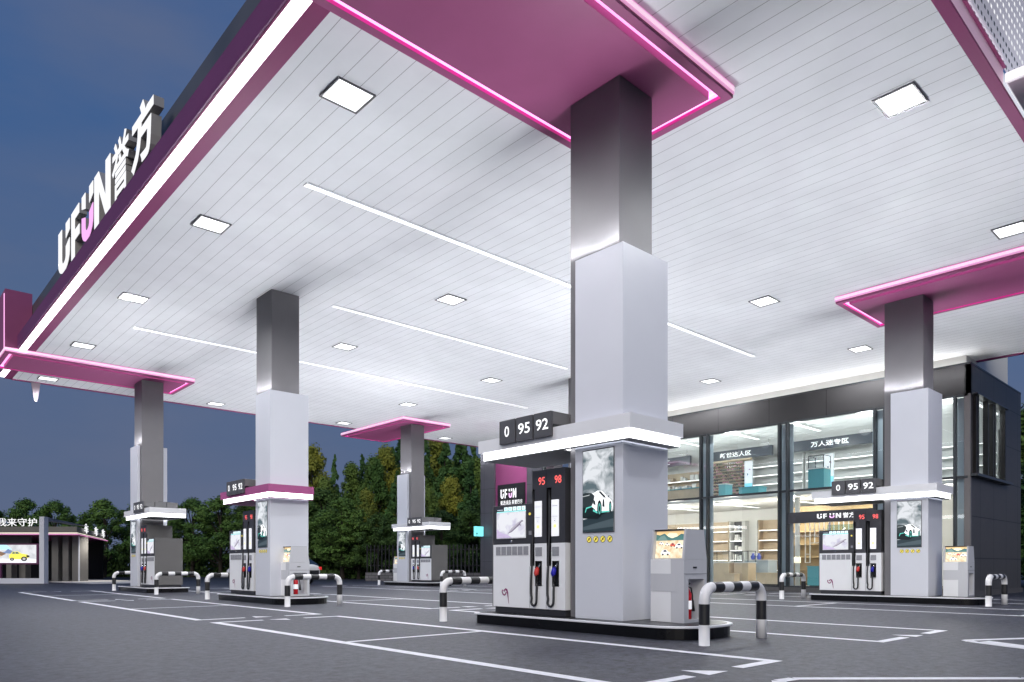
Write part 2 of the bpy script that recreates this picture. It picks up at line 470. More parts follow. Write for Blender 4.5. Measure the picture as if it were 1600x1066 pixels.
# ================================================================== canopy
CX0, CX1, CY0, CY1, ZS = 3.87, 27.65, 2.98, 31.65, 7.684
can = thing('canopy', (CX0, CY0, 0), 'huge white flat canopy with pink and purple edges covering the forecourt', 'canopy')
can.location = (0, 0, 0)
b = MB(); b.face([(4.33, CY0 + .01, ZS), (CX1 - .2, CY0 + .01, ZS), (CX1 - .2, CY1 - .16, ZS), (4.33, CY1 - .16, ZS)], SOFFIT)
b.build('soffit', can)
b = MB()
b.box(4.10, 4.33, CY0 + .01, CY1 - .01, ZS - .004, ZS + .06, PINKB)
b.box(CX0, 3.90, CY0 + .01, CY1, ZS - .004, ZS + .06, PINKB)
b.box(4.333, CX1 - .2, CY1 - .16, CY1, ZS - .02, ZS + .06, PINKB)
b.box(CX1 - .197, CX1, CY0 + .01, CY1, ZS - .02, ZS + .06, PINKB)
b.build('border_trim', can)
b = MB(); b.box(3.903, 4.097, CY0 + .05, CY1 - .2, ZS - .001, ZS + .03, LEDFASCIA); b.build('edge_light_strip', can)
b = MB()
b.box(3.84, CX0 - .002, CY0, CY1, ZS + .0, 8.05, PURPLE)
b.box(3.84, 4.28, CY0 + .1, CY1 - .1, 8.052, 8.07, PURPLE)
b.build('purple_fascia', can)
b = MB(); b.box(4.25, 4.31, CY0 + .2, CY1 - .1, 8.075, 9.13, PARAPET); b.build('steel_parapet', can)
b = MB(); b.box(4.35, CX1 - .05, CY0 + .40, CY1 - .1, ZS + .07, 8.9, PARAPET); b.build('roof_deck', can)
# near fascia (faces the camera side)
b = MB()
b.box(3.84, CX1, 2.84, CY0 + .005, ZS - .006, 7.72, PINKB); b.box(12.66, CX1, 3.0, 3.03, 7.73, 8.3, WHITE)
b.build('near_fascia', can)
b = MB(); b.box(4.0, 12.64, 2.98, 3.0, 7.725, 8.29, mat('cove_paint', (.86, .60, .73), .5)); b.box(4.0, 12.64, 2.940, 3.0, 8.292, 8.306, PINK); b.build('near_cove', can)
b = MB(); b.box(4.0, 12.62, 2.87, 2.90, 7.725, 7.745, emis('cove_tube', (1, .86, .95), 9)); b.box(4.0, 12.62, 2.946, 2.958, 8.307, 8.316, emis('added_tube_upper', (1, .88, .95), 50)); b.build('cove_tube', can)  # upper tube is added, hidden by the lip, to brighten the perforated sheet
def perf():
    m = bpy.data.materials.new('perforated_sheet'); m.use_nodes = True
    t = m.node_tree; bb = t.nodes['Principled BSDF']
    tcn = t.nodes.new('ShaderNodeTexCoord'); s = t.nodes.new('ShaderNodeSeparateXYZ'); t.links.new(tcn.outputs['Object'], s.inputs[0])
    def hole(ax, pt, wd, off):
        a = t.nodes.new('ShaderNodeMath'); a.operation = 'ADD'; a.inputs[1].default_value = off; t.links.new(s.outputs[ax], a.inputs[0])
        d = t.nodes.new('ShaderNodeMath'); d.operation = 'MODULO'; d.inputs[1].default_value = pt; t.links.new(a.outputs[0], d.inputs[0])
        l = t.nodes.new('ShaderNodeMath'); l.operation = 'LESS_THAN'; l.inputs[1].default_value = wd; t.links.new(d.outputs[0], l.inputs[0]); return l
    h = t.nodes.new('ShaderNodeMath'); h.operation = 'MULTIPLY'
    a1 = hole('X', .155, .07, 15.5); a2 = hole('Z', .17, .055, 0)
    t.links.new(a1.outputs[0], h.inputs[0]); t.links.new(a2.outputs[0], h.inputs[1])
    mi = t.nodes.new('ShaderNodeMix'); mi.data_type = 'RGBA'; t.links.new(h.outputs[0], mi.inputs[0])
    mi.inputs[6].default_value = (.85, .82, .86, 1); mi.inputs[7].default_value = (.005, .005, .006, 1)
    t.links.new(mi.outputs[2], bb.inputs['Base Color'])
    g_ = t.nodes.new('ShaderNodeMath'); g_.operation = 'GREATER_THAN'; g_.inputs[1].default_value = 8.75; t.links.new(s.outputs['Z'], g_.inputs[0])
    e_ = t.nodes.new('ShaderNodeMath'); e_.operation = 'MULTIPLY'; t.links.new(h.outputs[0], e_.inputs[0]); t.links.new(g_.outputs[0], e_.inputs[1])
    bb.inputs['Emission Color'].default_value = (1, 1, 1, 1)
    t.links.new(e_.outputs[0], bb.inputs['Emission Strength']); bb.inputs['Roughness'].default_value = .4
    return m
b = MB(); b.box(4.0, 16.5, 2.965, 2.985, 8.325, 10.2, perf()); b.build('perforated_parapet', can)
b = MB(); b.box(12.65, 16.5, 1.3, 2.955, 8.09, 8.22, emis('lit_shelf_edge', (.85, .86, .90), .75)); b.box(12.7, 16.45, 1.35, 2.94, 8.084, 8.0895, mat('shelf_underside', (.80, .82, .85), .5)); b.build('corner_sign_box', can)

# pink beams
def beam(x0, x1, y0, y1, dirx, raised=None):
    """pink box hanging under the soffit, with a lit groove round its underside"""
    zb = 7.502; zt = ZS - .003
    b = MB()
    gi, gw, gd = .12, .12, .10     # inset, width, depth of the groove
    # lip ring
    P = lambda u, v, w: (u, v, w)
    X = [x0, x0 + gi, x0 + gi + gw, x1 - gi - gw, x1 - gi, x1]
    Y = [y0, y0 + gi, y0 + gi + gw, y1 - gi - gw, y1 - gi, y1]
    def q(xa, xb, ya, yb, z, mt): b.face([(xa, ya, z), (xb, ya, z), (xb, yb, z), (xa, yb, z)], mt)
    q(X[0], X[5], Y[0], Y[1], zb, PINK); q(X[0], X[5], Y[4], Y[5], zb, PINK)
    q(X[0], X[1], Y[1], Y[4], zb, PINK); q(X[4], X[5], Y[1], Y[4], zb, PINK)
    q(X[2], X[3], Y[2], Y[3], zb - .012, PINK)
    # sides
    for (a, c) in (((X[0], Y[0]), (X[5], Y[0])), ((X[5], Y[0]), (X[5], Y[5])), ((X[5], Y[5]), (X[0], Y[5])), ((X[0], Y[5]), (X[0], Y[0]))):
        b.face([(*a, zb), (*c, zb), (*c, zt), (*a, zt)], PINK)
    # groove walls
    for (a, c) in (((X[1], Y[1]), (X[4], Y[1])), ((X[4], Y[1]), (X[4], Y[4])), ((X[4], Y[4]), (X[1], Y[4])), ((X[1], Y[4]), (X[1], Y[1]))):
        b.face([(*a, zb), (*c, zb), (*c, zb + gd * .52), (*a, zb + gd * .52)], MAGWALL)
        b.face([(*a, zb + gd * .52), (*c, zb + gd * .52), (*c, zb + gd), (*a, zb + gd)], LEDPALE)
    for (a, c) in (((X[2], Y[2]), (X[3], Y[2])), ((X[3], Y[2]), (X[3], Y[3])), ((X[3], Y[3]), (X[2], Y[3])), ((X[2], Y[3]), (X[2], Y[2]))):
        b.face([(*a, zb - .012), (*c, zb - .012), (*c, zb + gd), (*a, zb + gd)], PINK)
    if raised:
        b.box(*raised, PINK)
    o = b.build('pink_beam', can, weld=False)
    l = MB()
    z = zb + gd - .002
    def q2(xa, xb, ya, yb): l.face([(xa, ya, z), (xb, ya, z), (xb, yb, z), (xa, yb, z)], LEDPALE)
    q2(X[1], X[4], Y[1], Y[2]); q2(X[1], X[4], Y[3], Y[4]); q2(X[1], X[2], Y[2], Y[3]); q2(X[3], X[4], Y[2], Y[3])
    l.build('groove_light', o, weld=False)
    # lit band high on the sides, its soft glow painted as a wider band
    s = MB()
    for (zc, t_, h, LEDM) in ((7.612, .010, .062, EDGEGLOW), (7.622, .016, .028, LEDEDGE)):
      LEDE = LEDM
      s.box(x0 - t_, x1 + t_, y0 - t_, y0 - .001, zc - h, zc + h, LEDE); s.box(x0 - t_, x1 + t_, y1 + .001, y1 + t_, zc - h, zc + h, LEDE)
      s.box(x0 - t_, x0 - .001, y0, y1, zc - h, zc + h, LEDE); s.box(x1 + .001, x1 + t_, y0, y1, zc - h, zc + h, LEDE)
    s.build('edge_light', o, weld=False)
    return o
def beam_box_light(o, y0, y1):
    s = MB(); x = 3.53
    s.box(x - .012, x - .001, y0 + .10, y0 + .18, 7.6, 9.35, LEDPALE); s.build('end_light', o)
o = beam(3.53, 9.18, 5.40, 7.80, True, (3.53, 4.24, 5.40, 7.80, ZS + .012, 9.47)); beam_box_light(o, 5.4, 7.8)
o = beam(3.53, 9.18, 27.0, 29.36, True, (3.53, 4.24, 27.0, 29.36, ZS + .012, 9.47)); beam_box_light(o, 27.0, 29.36)
beam(18.30, 21.0, 2.5, 7.90, False)
beam(18.45, 21.1, 27.4, 33.0, False)
for o in can.children:
    if o.name.startswith('pink_beam'): pass

# ---------------------------------------------------------------- lamps in the ceiling
ordn = ['first', 'second', 'third', 'fourth', 'fifth', 'sixth']
rows = ['row by the left edge', 'second row from the left', 'third row from the left', 'row by the shop']
proto = None
for i in range(4):
    for j in range(6):
        x, y = 5.286 + 5.985 * i, 3.933 + 5.333 * j
        if (i, j) == (3, 0): continue
        lab = f'square ceiling lamp, {ordn[j]} from the camera in the {rows[i]}'
        if proto is None:
            t = thing('ceiling_lamp', (x, y, ZS), lab, 'ceiling lamp', 'square lamps set in the canopy ceiling')
            b = MB(); a, c = .275, .255
            b.box(-.30, -a, -.28, .28, -.022, -.002, LAMPRIM); b.box(a, .30, -.28, .28, -.022, -.002, LAMPRIM)
            b.box(-a + .0005, a - .0005, -.28, -c, -.022, -.002, LAMPRIM); b.box(-a + .0005, a - .0005, c, .28, -.022, -.002, LAMPRIM)
            b.build('lamp_frame', t, weld=False)
            b = MB(); b.face([(-a + .002, -c + .002, -.012), (a - .002, -c + .002, -.012), (a - .002, c - .002, -.012), (-a + .002, c - .002, -.012)], LAMP)
            b.build('diffuser', t, weld=False)
            ld = bpy.data.lights.new('lamp', 'SPOT'); ld.energy = LAMPW; ld.spot_size = R(164); ld.spot_blend = .55; ld.shadow_soft_size = .26; ld.color = (.96, .975, 1)
            lo_ = bpy.data.objects.new('lamp', ld); COL.objects.link(lo_); lo_.parent = t; lo_.location = (0, 0, -.04)
            proto = t
        else:
            t = copy_tree(proto); t.location = (x, y, ZS); t['label'] = lab
for k, (x0, x1, y) in enumerate(((5.95, 21.5, 11.92), (9.25, 18.15, 17.0), (5.95, 21.4, 22.37))):
    lab = ['long white strip lamp in the ceiling nearest the camera, passing behind the front pillar', 'shorter white strip lamp in the ceiling, middle of the three', 'long white strip lamp in the ceiling farthest from the camera'][k]
    t = thing('strip_lamp', (x0, y, ZS), lab, 'strip lamp', 'long strip lamps in the canopy ceiling')
    b = MB(); b.box(0, x1 - x0, -.075, .075, -.018, -.002, WHITE); b.build('lamp_housing', t)
    b = MB(); b.box(.01, x1 - x0 - .01, -.05, .05, -.024, -.019, STRIPM); b.build('diffuser', t)

# ---------------------------------------------------------------- roof letters
LW = mat('letter_white', (.80, .80, .78), .4); LS = mat('letter_side', (.42, .41, .40), .4, .1)
LF = emis('letter_face', (1, 1, 1), .75); LPK = emis('letter_pink', (.95, .42, .86), .85)
sg = thing('rooftop_sign', (3.95, 17.2, 8.07), 'white raised letters with one pink letter standing on the canopy edge', 'sign')
def solid_letter(polys, ya, yb, za, zb, x0=-.06, x1=.11, wd=.62):
    for c, poly in polys:
        b_pts = [((ya + (yb - ya) * px_ / wd) - 17.2, za - 8.07 + (zb - za) * py_) for px_, py_ in poly]
        face = LF if c == 'w' else LPK
        b.prism(b_pts, x0 + .012, x1, LS, 'YZ'); b.prism(b_pts, x0, x0 + .0105, face, 'YZ')
WMK = wordmark()
for idx, (ya, yb) in enumerate(((21.25, 20.0), (19.80, 18.75), (18.75, 17.72), (17.60, 16.35))):
    b = MB()
    solid_letter([(c, p) for i_, c, p in WMK if i_ == idx], ya, yb, 8.16, 9.28)
    b.build('letter', sg, weld=False)
for ch, ya, yb in (('誉', 16.15, 14.95), ('方', 14.80, 13.45)):
    b = MB()
    vs, fs, bb = textgeo(ch, .018 if ch == '誉' else .04, .15)
    Pm = lambda u, v, w: (-.06 + .17 - w, (ya + (yb - ya) * u) - 17.2, .09 + v * 1.14)
    vv = [Pm((x - bb[0]) / (bb[1] - bb[0]), (y - bb[2]) / (bb[3] - bb[2]), (z + .15) / .3 * .17) for x, y, z in vs]
    b.grid(vv, fs, LS)
    ff = [f for f in fs if all(abs(vs[i_][2] - .15) < 1e-4 for i_ in f)]
    b.grid([(p[0] - .004, p[1], p[2]) for p in vv], ff, LF)
    b.build('letter', sg, weld=False)
b = MB(); b.box(.0, .06, -4.0, 4.2, .005, .06, PARAPET); b.build('mounting_rail', sg)

pd = thing('hanging_bracket', (5.05, 31.5, 7.68), 'small pale tapered bracket hanging below the far canopy edge', 'bracket')
b = MB(); b.prism([(-.14, 0), (.14, 0), (.13, -.14), (.07, -.56), (.03, -.72), (-.03, -.72), (-.07, -.56), (-.13, -.14)], -.03, .03, mat('pale_pink_panel', (.22, .17, .20), .5), 'XZ')
b.build('blade', pd)
b = MB(); b.box(-.16, .16, -.05, .05, -.02, .0, PINK); b.build('clamp', pd)

# ================================================================== islands
# local frame: origin at pillar centre on the ground, +y = away (towards the pumps), m = -1 mirrors y
def uplight(name, parent, x, y, z, sx, sy, power, out):
    d = bpy.data.lights.new(name, 'AREA'); d.shape = 'RECTANGLE'; d.size = sx; d.size_y = sy
    d.energy = power; d.color = (.96, .97, 1); d.use_nodes = True
    t = d.node_tree; em = t.nodes['Emission']
    ge = t.nodes.new('ShaderNodeNewGeometry'); dp = t.nodes.new('ShaderNodeVectorMath'); dp.operation = 'DOT_PRODUCT'
    t.links.new(ge.outputs['Normal'], dp.inputs[0]); t.links.new(ge.outputs['Incoming'], dp.inputs[1])
    ab = t.nodes.new('ShaderNodeMath'); ab.operation = 'ABSOLUTE'; t.links.new(dp.outputs['Value'], ab.inputs[0])
    # asymmetric "batwing" reflector: throws its light sideways across the ceiling, away from the column
    mxx = t.nodes.new('ShaderNodeMath'); mxx.operation = 'MAXIMUM'; mxx.inputs[1].default_value = .31; t.links.new(ab.outputs[0], mxx.inputs[0])
    pw = t.nodes.new('ShaderNodeMath'); pw.operation = 'POWER'; pw.inputs[1].default_value = -3.3; t.links.new(mxx.outputs[0], pw.inputs[0])
    cut = t.nodes.new('ShaderNodeMapRange'); cut.inputs[1].default_value = .18; cut.inputs[2].default_value = .32
    t.links.new(ab.outputs[0], cut.inputs[0])
    do = t.nodes.new('ShaderNodeVectorMath'); do.operation = 'DOT_PRODUCT'; do.inputs[1].default_value = out
    t.links.new(ge.outputs['Incoming'], do.inputs[0])
    lo = t.nodes.new('ShaderNodeMapRange'); lo.inputs[1].default_value = -.34; lo.inputs[2].default_value = .20
    lo.inputs[3].default_value = 0; lo.inputs[4].default_value = 1.0
    t.links.new(do.outputs['Value'], lo.inputs[0])
    mu = t.nodes.new('ShaderNodeMath'); mu.operation = 'MULTIPLY'; t.links.new(pw.outputs[0], mu.inputs[0]); t.links.new(cut.outputs[0], mu.inputs[1])
    m2 = t.nodes.new('ShaderNodeMath'); m2.operation = 'MULTIPLY'; t.links.new(mu.outputs[0], m2.inputs[0]); t.links.new(lo.outputs[0], m2.inputs[1])
    t.links.new(m2.outputs[0], em.inputs['Strength'])
    o = bpy.data.objects.new(name, d); COL.objects.link(o); o.parent = parent
    o.location = (x, y, z); o.rotation_euler = (R(180), 0, 0)
    return o

def make_pillar(X, Y, m, ztop, label):
    t = thing('canopy_pillar', (X, Y, 0), label, 'pillar', 'pillars carrying the canopy')
    b = MB(); b.box(-.40, .32, *sorted((m * -.285, m * .605)), .176, ztop, GREYCOL); b.build('column', t, .004)
    b = MB()
    b.box(-.5, .5, *sorted((m * -.425, m * -.29)), .172, 5.18, CLAD)
    b.box(-.5, -.405, *sorted((m * -.29, m * .425)), .172, 5.18, CLAD)
    b.box(.325, .5, *sorted((m * -.29, m * .425)), .172, 5.18, CLAD)
    b2 = MB(); ys = sorted((m * -.425, m * .425))
    # hollow sleeve as one mesh
    prof = [(-.5, m * .425), (-.5, m * -.425), (.5, m * -.425), (.5, m * .425), (.325, m * .425), (.325, m * -.29), (-.405, m * -.29), (-.405, m * .425)]
    b2.prism(prof, .172, 5.18, CLAD)
    b2.build('cladding', t, .005)
    # light poster on the face towards the forecourt lane
    Pp = lambda u, v, w=0: (-.503 - w, -u, v)
    b = MB(); b.box(-.509, -.502, *sorted((m * -.285, m * .275)), 1.355, 2.495, mat('poster_rim', (.12, .12, .13), .3, .5)); fr = b.build('poster_frame', t)
    b = MB(); uc = m * .005
    def PP(u, v, w=0): return (-.511 - w, -(u), v)
    u0 = uc - .27; 
    art(b, PP, u0, 1.37, .54, 1.11, [
        (CLOUDS, [(0, 0), (1, 0), (1, 1), (0, 1)]),
        ((.018, .03, .036), [(0, 0), (1, 0), (1, .235), (.75, .22), (.45, .19), (0, .15)]),
        ((.05, .07, .08), [(0, .02), (1, .05), (1, .15), (.3, .09), (0, .06)]),
        ((.006, .009, .01), [(0, .17), (.5, .15), (.62, .2), (.9, .235), (.6, .26), (0, .3)]),
        ((.93, .95, .96), [(.05, .46), (.38, .475), (.50, .50), (.64, .49), (.80, .42), (.94, .37), (.98, .31), (.97, .24), (.70, .23), (.5, .25), (.3, .27), (.25, .40)]),
        ((.02, .028, .03), [(0, .29), (.28, .30), (.36, .36), (.40, .44), (.30, .475), (.10, .485), (0, .475)]),
        ((.005, .012, .012), [(0, .18), (.5, .2), (.42, .27), (.30, .31), (0, .30)]),
        ((.10, .50, .42), [(.08, .24), (.12, .30), (.30, .315), (.34, .305), (.14, .285), (.105, .24)]),
        ((.10, .50, .42), [(.35, .25), (.50, .22), (.92, .232), (.94, .245), (.5, .243), (.36, .275)]),
        ((.004, .006, .007), ell(.57, .275, .075, .105)), ((.08, .30, .26), ell(.575, .275, .045, .07)), ((.004, .006, .007), ell(.578, .275, .022, .036)),
        ((.004, .006, .007), ell(.925, .29, .042, .07)), ((.08, .30, .26), ell(.925, .29, .024, .045)),
        ((.01, .015, .018), [(.55, .485), (.62, .485), (.76, .425), (.79, .40), (.72, .41)]),
        ((.01, .015, .018), [(.68, .30), (.75, .29), (.74, .37), (.70, .40)]),
        ((.01, .015, .018), [(.38, .34), (.46, .32), (.44, .375), (.40, .385)]),
        ((.01, .015, .018), [(.86, .42), (.91, .43), (.90, .41), (.87, .405)]),
        ((.5, .53, .53), [(.02, .44), (.28, .455), (.24, .445), (.03, .435)]),
    ])
    b.build('poster_print', fr, weld=False)
    b = MB()
    for k in range(4):
        c = m * (-.205 + k * .123)
        vs = [(-.503, c + .046 * math.cos(a), 1.265 + .046 * math.sin(a)) for a in [2 * math.pi * i / 20 for i in range(20)]]
        b.face(vs, BLACK); b.face([(-.505, c + (y_ - c) * .86, 1.265 + (z_ - 1.265) * .86) for _, y_, z_ in vs], YEL)
        b.face([(-.507, c + .030, 1.241), (-.507, c + .024, 1.235), (-.507, c - .030, 1.289), (-.507, c - .024, 1.295)], BLACK)
        b.face([(-.506, c - .016, 1.252), (-.506, c + .012, 1.252), (-.506, c + .012, 1.282), (-.506, c - .016, 1.282)], mat('sticker_print', (.5, .35, .05), .6))
    b.build('warning_stickers', t, weld=False)
    for (x, sx, o_) in ((-.480, .032, -1), (.462, .06, 1)):
        uplight('uplight', t, x, m * .067, 5.186, sx, .66, UP, (SGN * o_, 0, 0))
    uplight('uplight', t, -.05, m * -.38, 5.186, .5, .05, UP * .12, (0, -m * SGN, 0))  # extra lamp, added to fill dark streaks on the ceiling
    return t
PILL = [(8.0, 6.445, 1, 7.485, 'square white clad pillar nearest the camera, grey column rising to the pink beam'),
        (8.0, 17.272, 1, 7.68, 'white clad pillar beside the pink banded awning, its grey column meeting the white ceiling'),
        (8.0, 28.245, -1, 7.485, 'far left pillar, grey column under the far left pink beam with white cladding behind'),
        (19.558, 6.445, 1, 7.485, 'white clad pillar at the right in front of the shop corner'),
        (19.558, 17.272, 1, 7.68, 'pillar mostly hidden behind the nearest pillar'),
        (19.558, 28.245 + .15, -1, 7.485, 'farthest pillar, in front of the trees and black fence')]
for a in PILL: make_pillar(*a)

# ---------------------------------------------------------------- kerbed island bases
def make_island(X, Y, m, label):
    t = thing('pump_island', (X, Y, 0), label, 'pump island', 'raised pump islands')
    def outline(x0, x1, ya, yb, r):       # rounded at the ya end (kiosk end), small radius at yb
        pts = []
        for cx, cy, a0, rr in ((x1 - r, ya + r, -90, r), (x1 - .1, yb - .1, 0, .1), (x0 + .1, yb - .1, 90, .1), (x0 + r, ya + r, 180, r)):
            n = 8
            for i in range(n + 1):
                a = R(a0 + 90 * i / n); pts.append((cx + rr * math.cos(a), m * (cy + rr * math.sin(a))))
        return pts
    b = MB(); b.prism(outline(-.72, .62, -1.57, 2.38, .55), 0, .140, BLACKKERB, smooth=False); b.build('kerb', t, .006)
    b = MB(); b.prism(outline(-.75, .65, -1.60, 2.41, .57), .1405, .168, WHITE); b.build('white_edge', t, .006)
    b = MB(); b.prism(outline(-.69, .59, -1.54, 2.35, .53), .1685, .172, BLACKKERB); b.build('deck', t)
    return t
ISL = ['black kerbed pump island nearest the camera', 'black kerbed pump island under the pink banded awning', 'far left black kerbed pump island',
       'black kerbed pump island at the right by the shop', 'pump island hidden behind the nearest pumps', 'farthest black kerbed pump island near the fence']
for (X, Y, m, _, _2), l in zip(PILL, ISL): make_island(X, Y, m, l)

# ---------------------------------------------------------------- awnings with light band and price boxes
def make_awning(X, Y, m, pink, label):
    t = thing('island_awning', (X, Y, 2.55), label, 'awning', 'small flat awnings above the pumps')
    mt = mat('pink_awning_paint', (.40, .09, .25), .4) if pink else WHITE
    y0, y1 = sorted((m * -.66, m * 2.36)); x0, x1 = -.65, .53
    z0, z1 = .13, .32
    # hole for the pillar: slab built round it
    px0, px1, py0, py1 = -.512, .512, *sorted((m * -.437, m * .637))
    def ring(b, xa, xb, ya, yb, za, zb, mt):
        b.box(xa, px0, ya, yb, za, zb, mt); b.box(px1, xb, ya, yb, za, zb, mt) if xb > px1 else None
        b.box(px0 + .0005, min(px1, xb) - .0005, ya, py0, za, zb, mt); b.box(px0 + .0005, min(px1, xb) - .0005, py1, yb, za, zb, mt)
    b = MB()
    P = lambda u, v, w: (u, v, w)
    b.plate(x0, x1, y0, y1, z0, z1, mt, [(px0, px1, py0, py1)], P)
    # the plate() closes the hole at its lower side: build open instead
    b = MB()
    ring(b, x0, x1, y0, y1, z0, z1, mt)
    b.build('fascia_slab', t, weld=False)
    b = MB(); i_ = .06
    ring(b, x0 + i_, x1 - i_ + .06, y0 + i_, y1 - i_, .012, z0 - .0005, LEDWHITE)
    b.build('light_band', t, weld=False)
    b = MB(); i_ = .062
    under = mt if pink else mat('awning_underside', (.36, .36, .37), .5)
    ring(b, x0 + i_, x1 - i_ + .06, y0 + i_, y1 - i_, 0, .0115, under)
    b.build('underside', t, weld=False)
    return t
def make_price_box(X, Y, m, label):
    t = thing('fuel_grade_sign', (X, Y, 2.6), label, 'fuel sign', 'grade number boxes above the pumps')
    c = m * 1.255
    for k, s in enumerate(('92', '95', '0')):
        yc = c + (k - 1) * .375
        b = MB()
        b.box(-.70, -.652, yc - .173, yc + .173, .145, .50, SIGNG)
        b.box(-.6515, -.33, yc - .173, yc + .173, .322, .50, SIGNS)
        o = b.build('sign_box', t, .004)
        b = MB(); P = lambda u, v, w=0: (-.7005 - w, -u, v)
        wd = .052 if s == '0' else .125
        put_text(b, s, -yc - wd, -yc + wd, .245, .405, P, TXTW, bold=.012, w=.004)
        b.build('number', o, weld=False)
    b = MB()
    for i in range(2):
        for k in range(3):
            yc = c + (k - 1) * .375
            b.box(-.305 + i * .38, .05 + i * .38, yc - .173, yc + .173, .322, .50, SIGNS)
    b.build('rear_boxes', t, .004)
    b = MB(); b.box(-.18, .18, *sorted((m * 1.70, m * 1.78)), .322, .515, MULL); b.build('fill_light_housing', t)  # housing and its uplight are made up, added to fill the ceiling
    uplight('uplight', t, 0, m * 1.74, .522, .3, .06, UP * .17, (0, m * SGN, 0))  # added lamp, fills dark streaks on the ceiling
    return t
AW = ['white awning nearest the camera with a bright light band', 'awning with a pink band on the island left of centre', 'white awning on the far left island',
      'white awning at the right in front of the shop window', 'awning hidden behind the nearest pillar', 'farthest white awning near the trees']
for k, (X, Y, m, _, _2) in enumerate(PILL):
    make_awning(X, Y, m, k == 1, AW[k])
    make_price_box(X, Y, m, ['dark 0 95 92 number boxes nearest the camera', 'dark 0 95 92 number boxes on the pink banded awning', 'dark 0 95 92 number boxes on the far left awning',
                             'dark 0 95 92 number boxes at the right in front of the shop window', 'dark 0 95 92 number boxes hidden behind the nearest pillar', 'dark 0 95 92 number boxes on the farthest awning near the trees'][k])

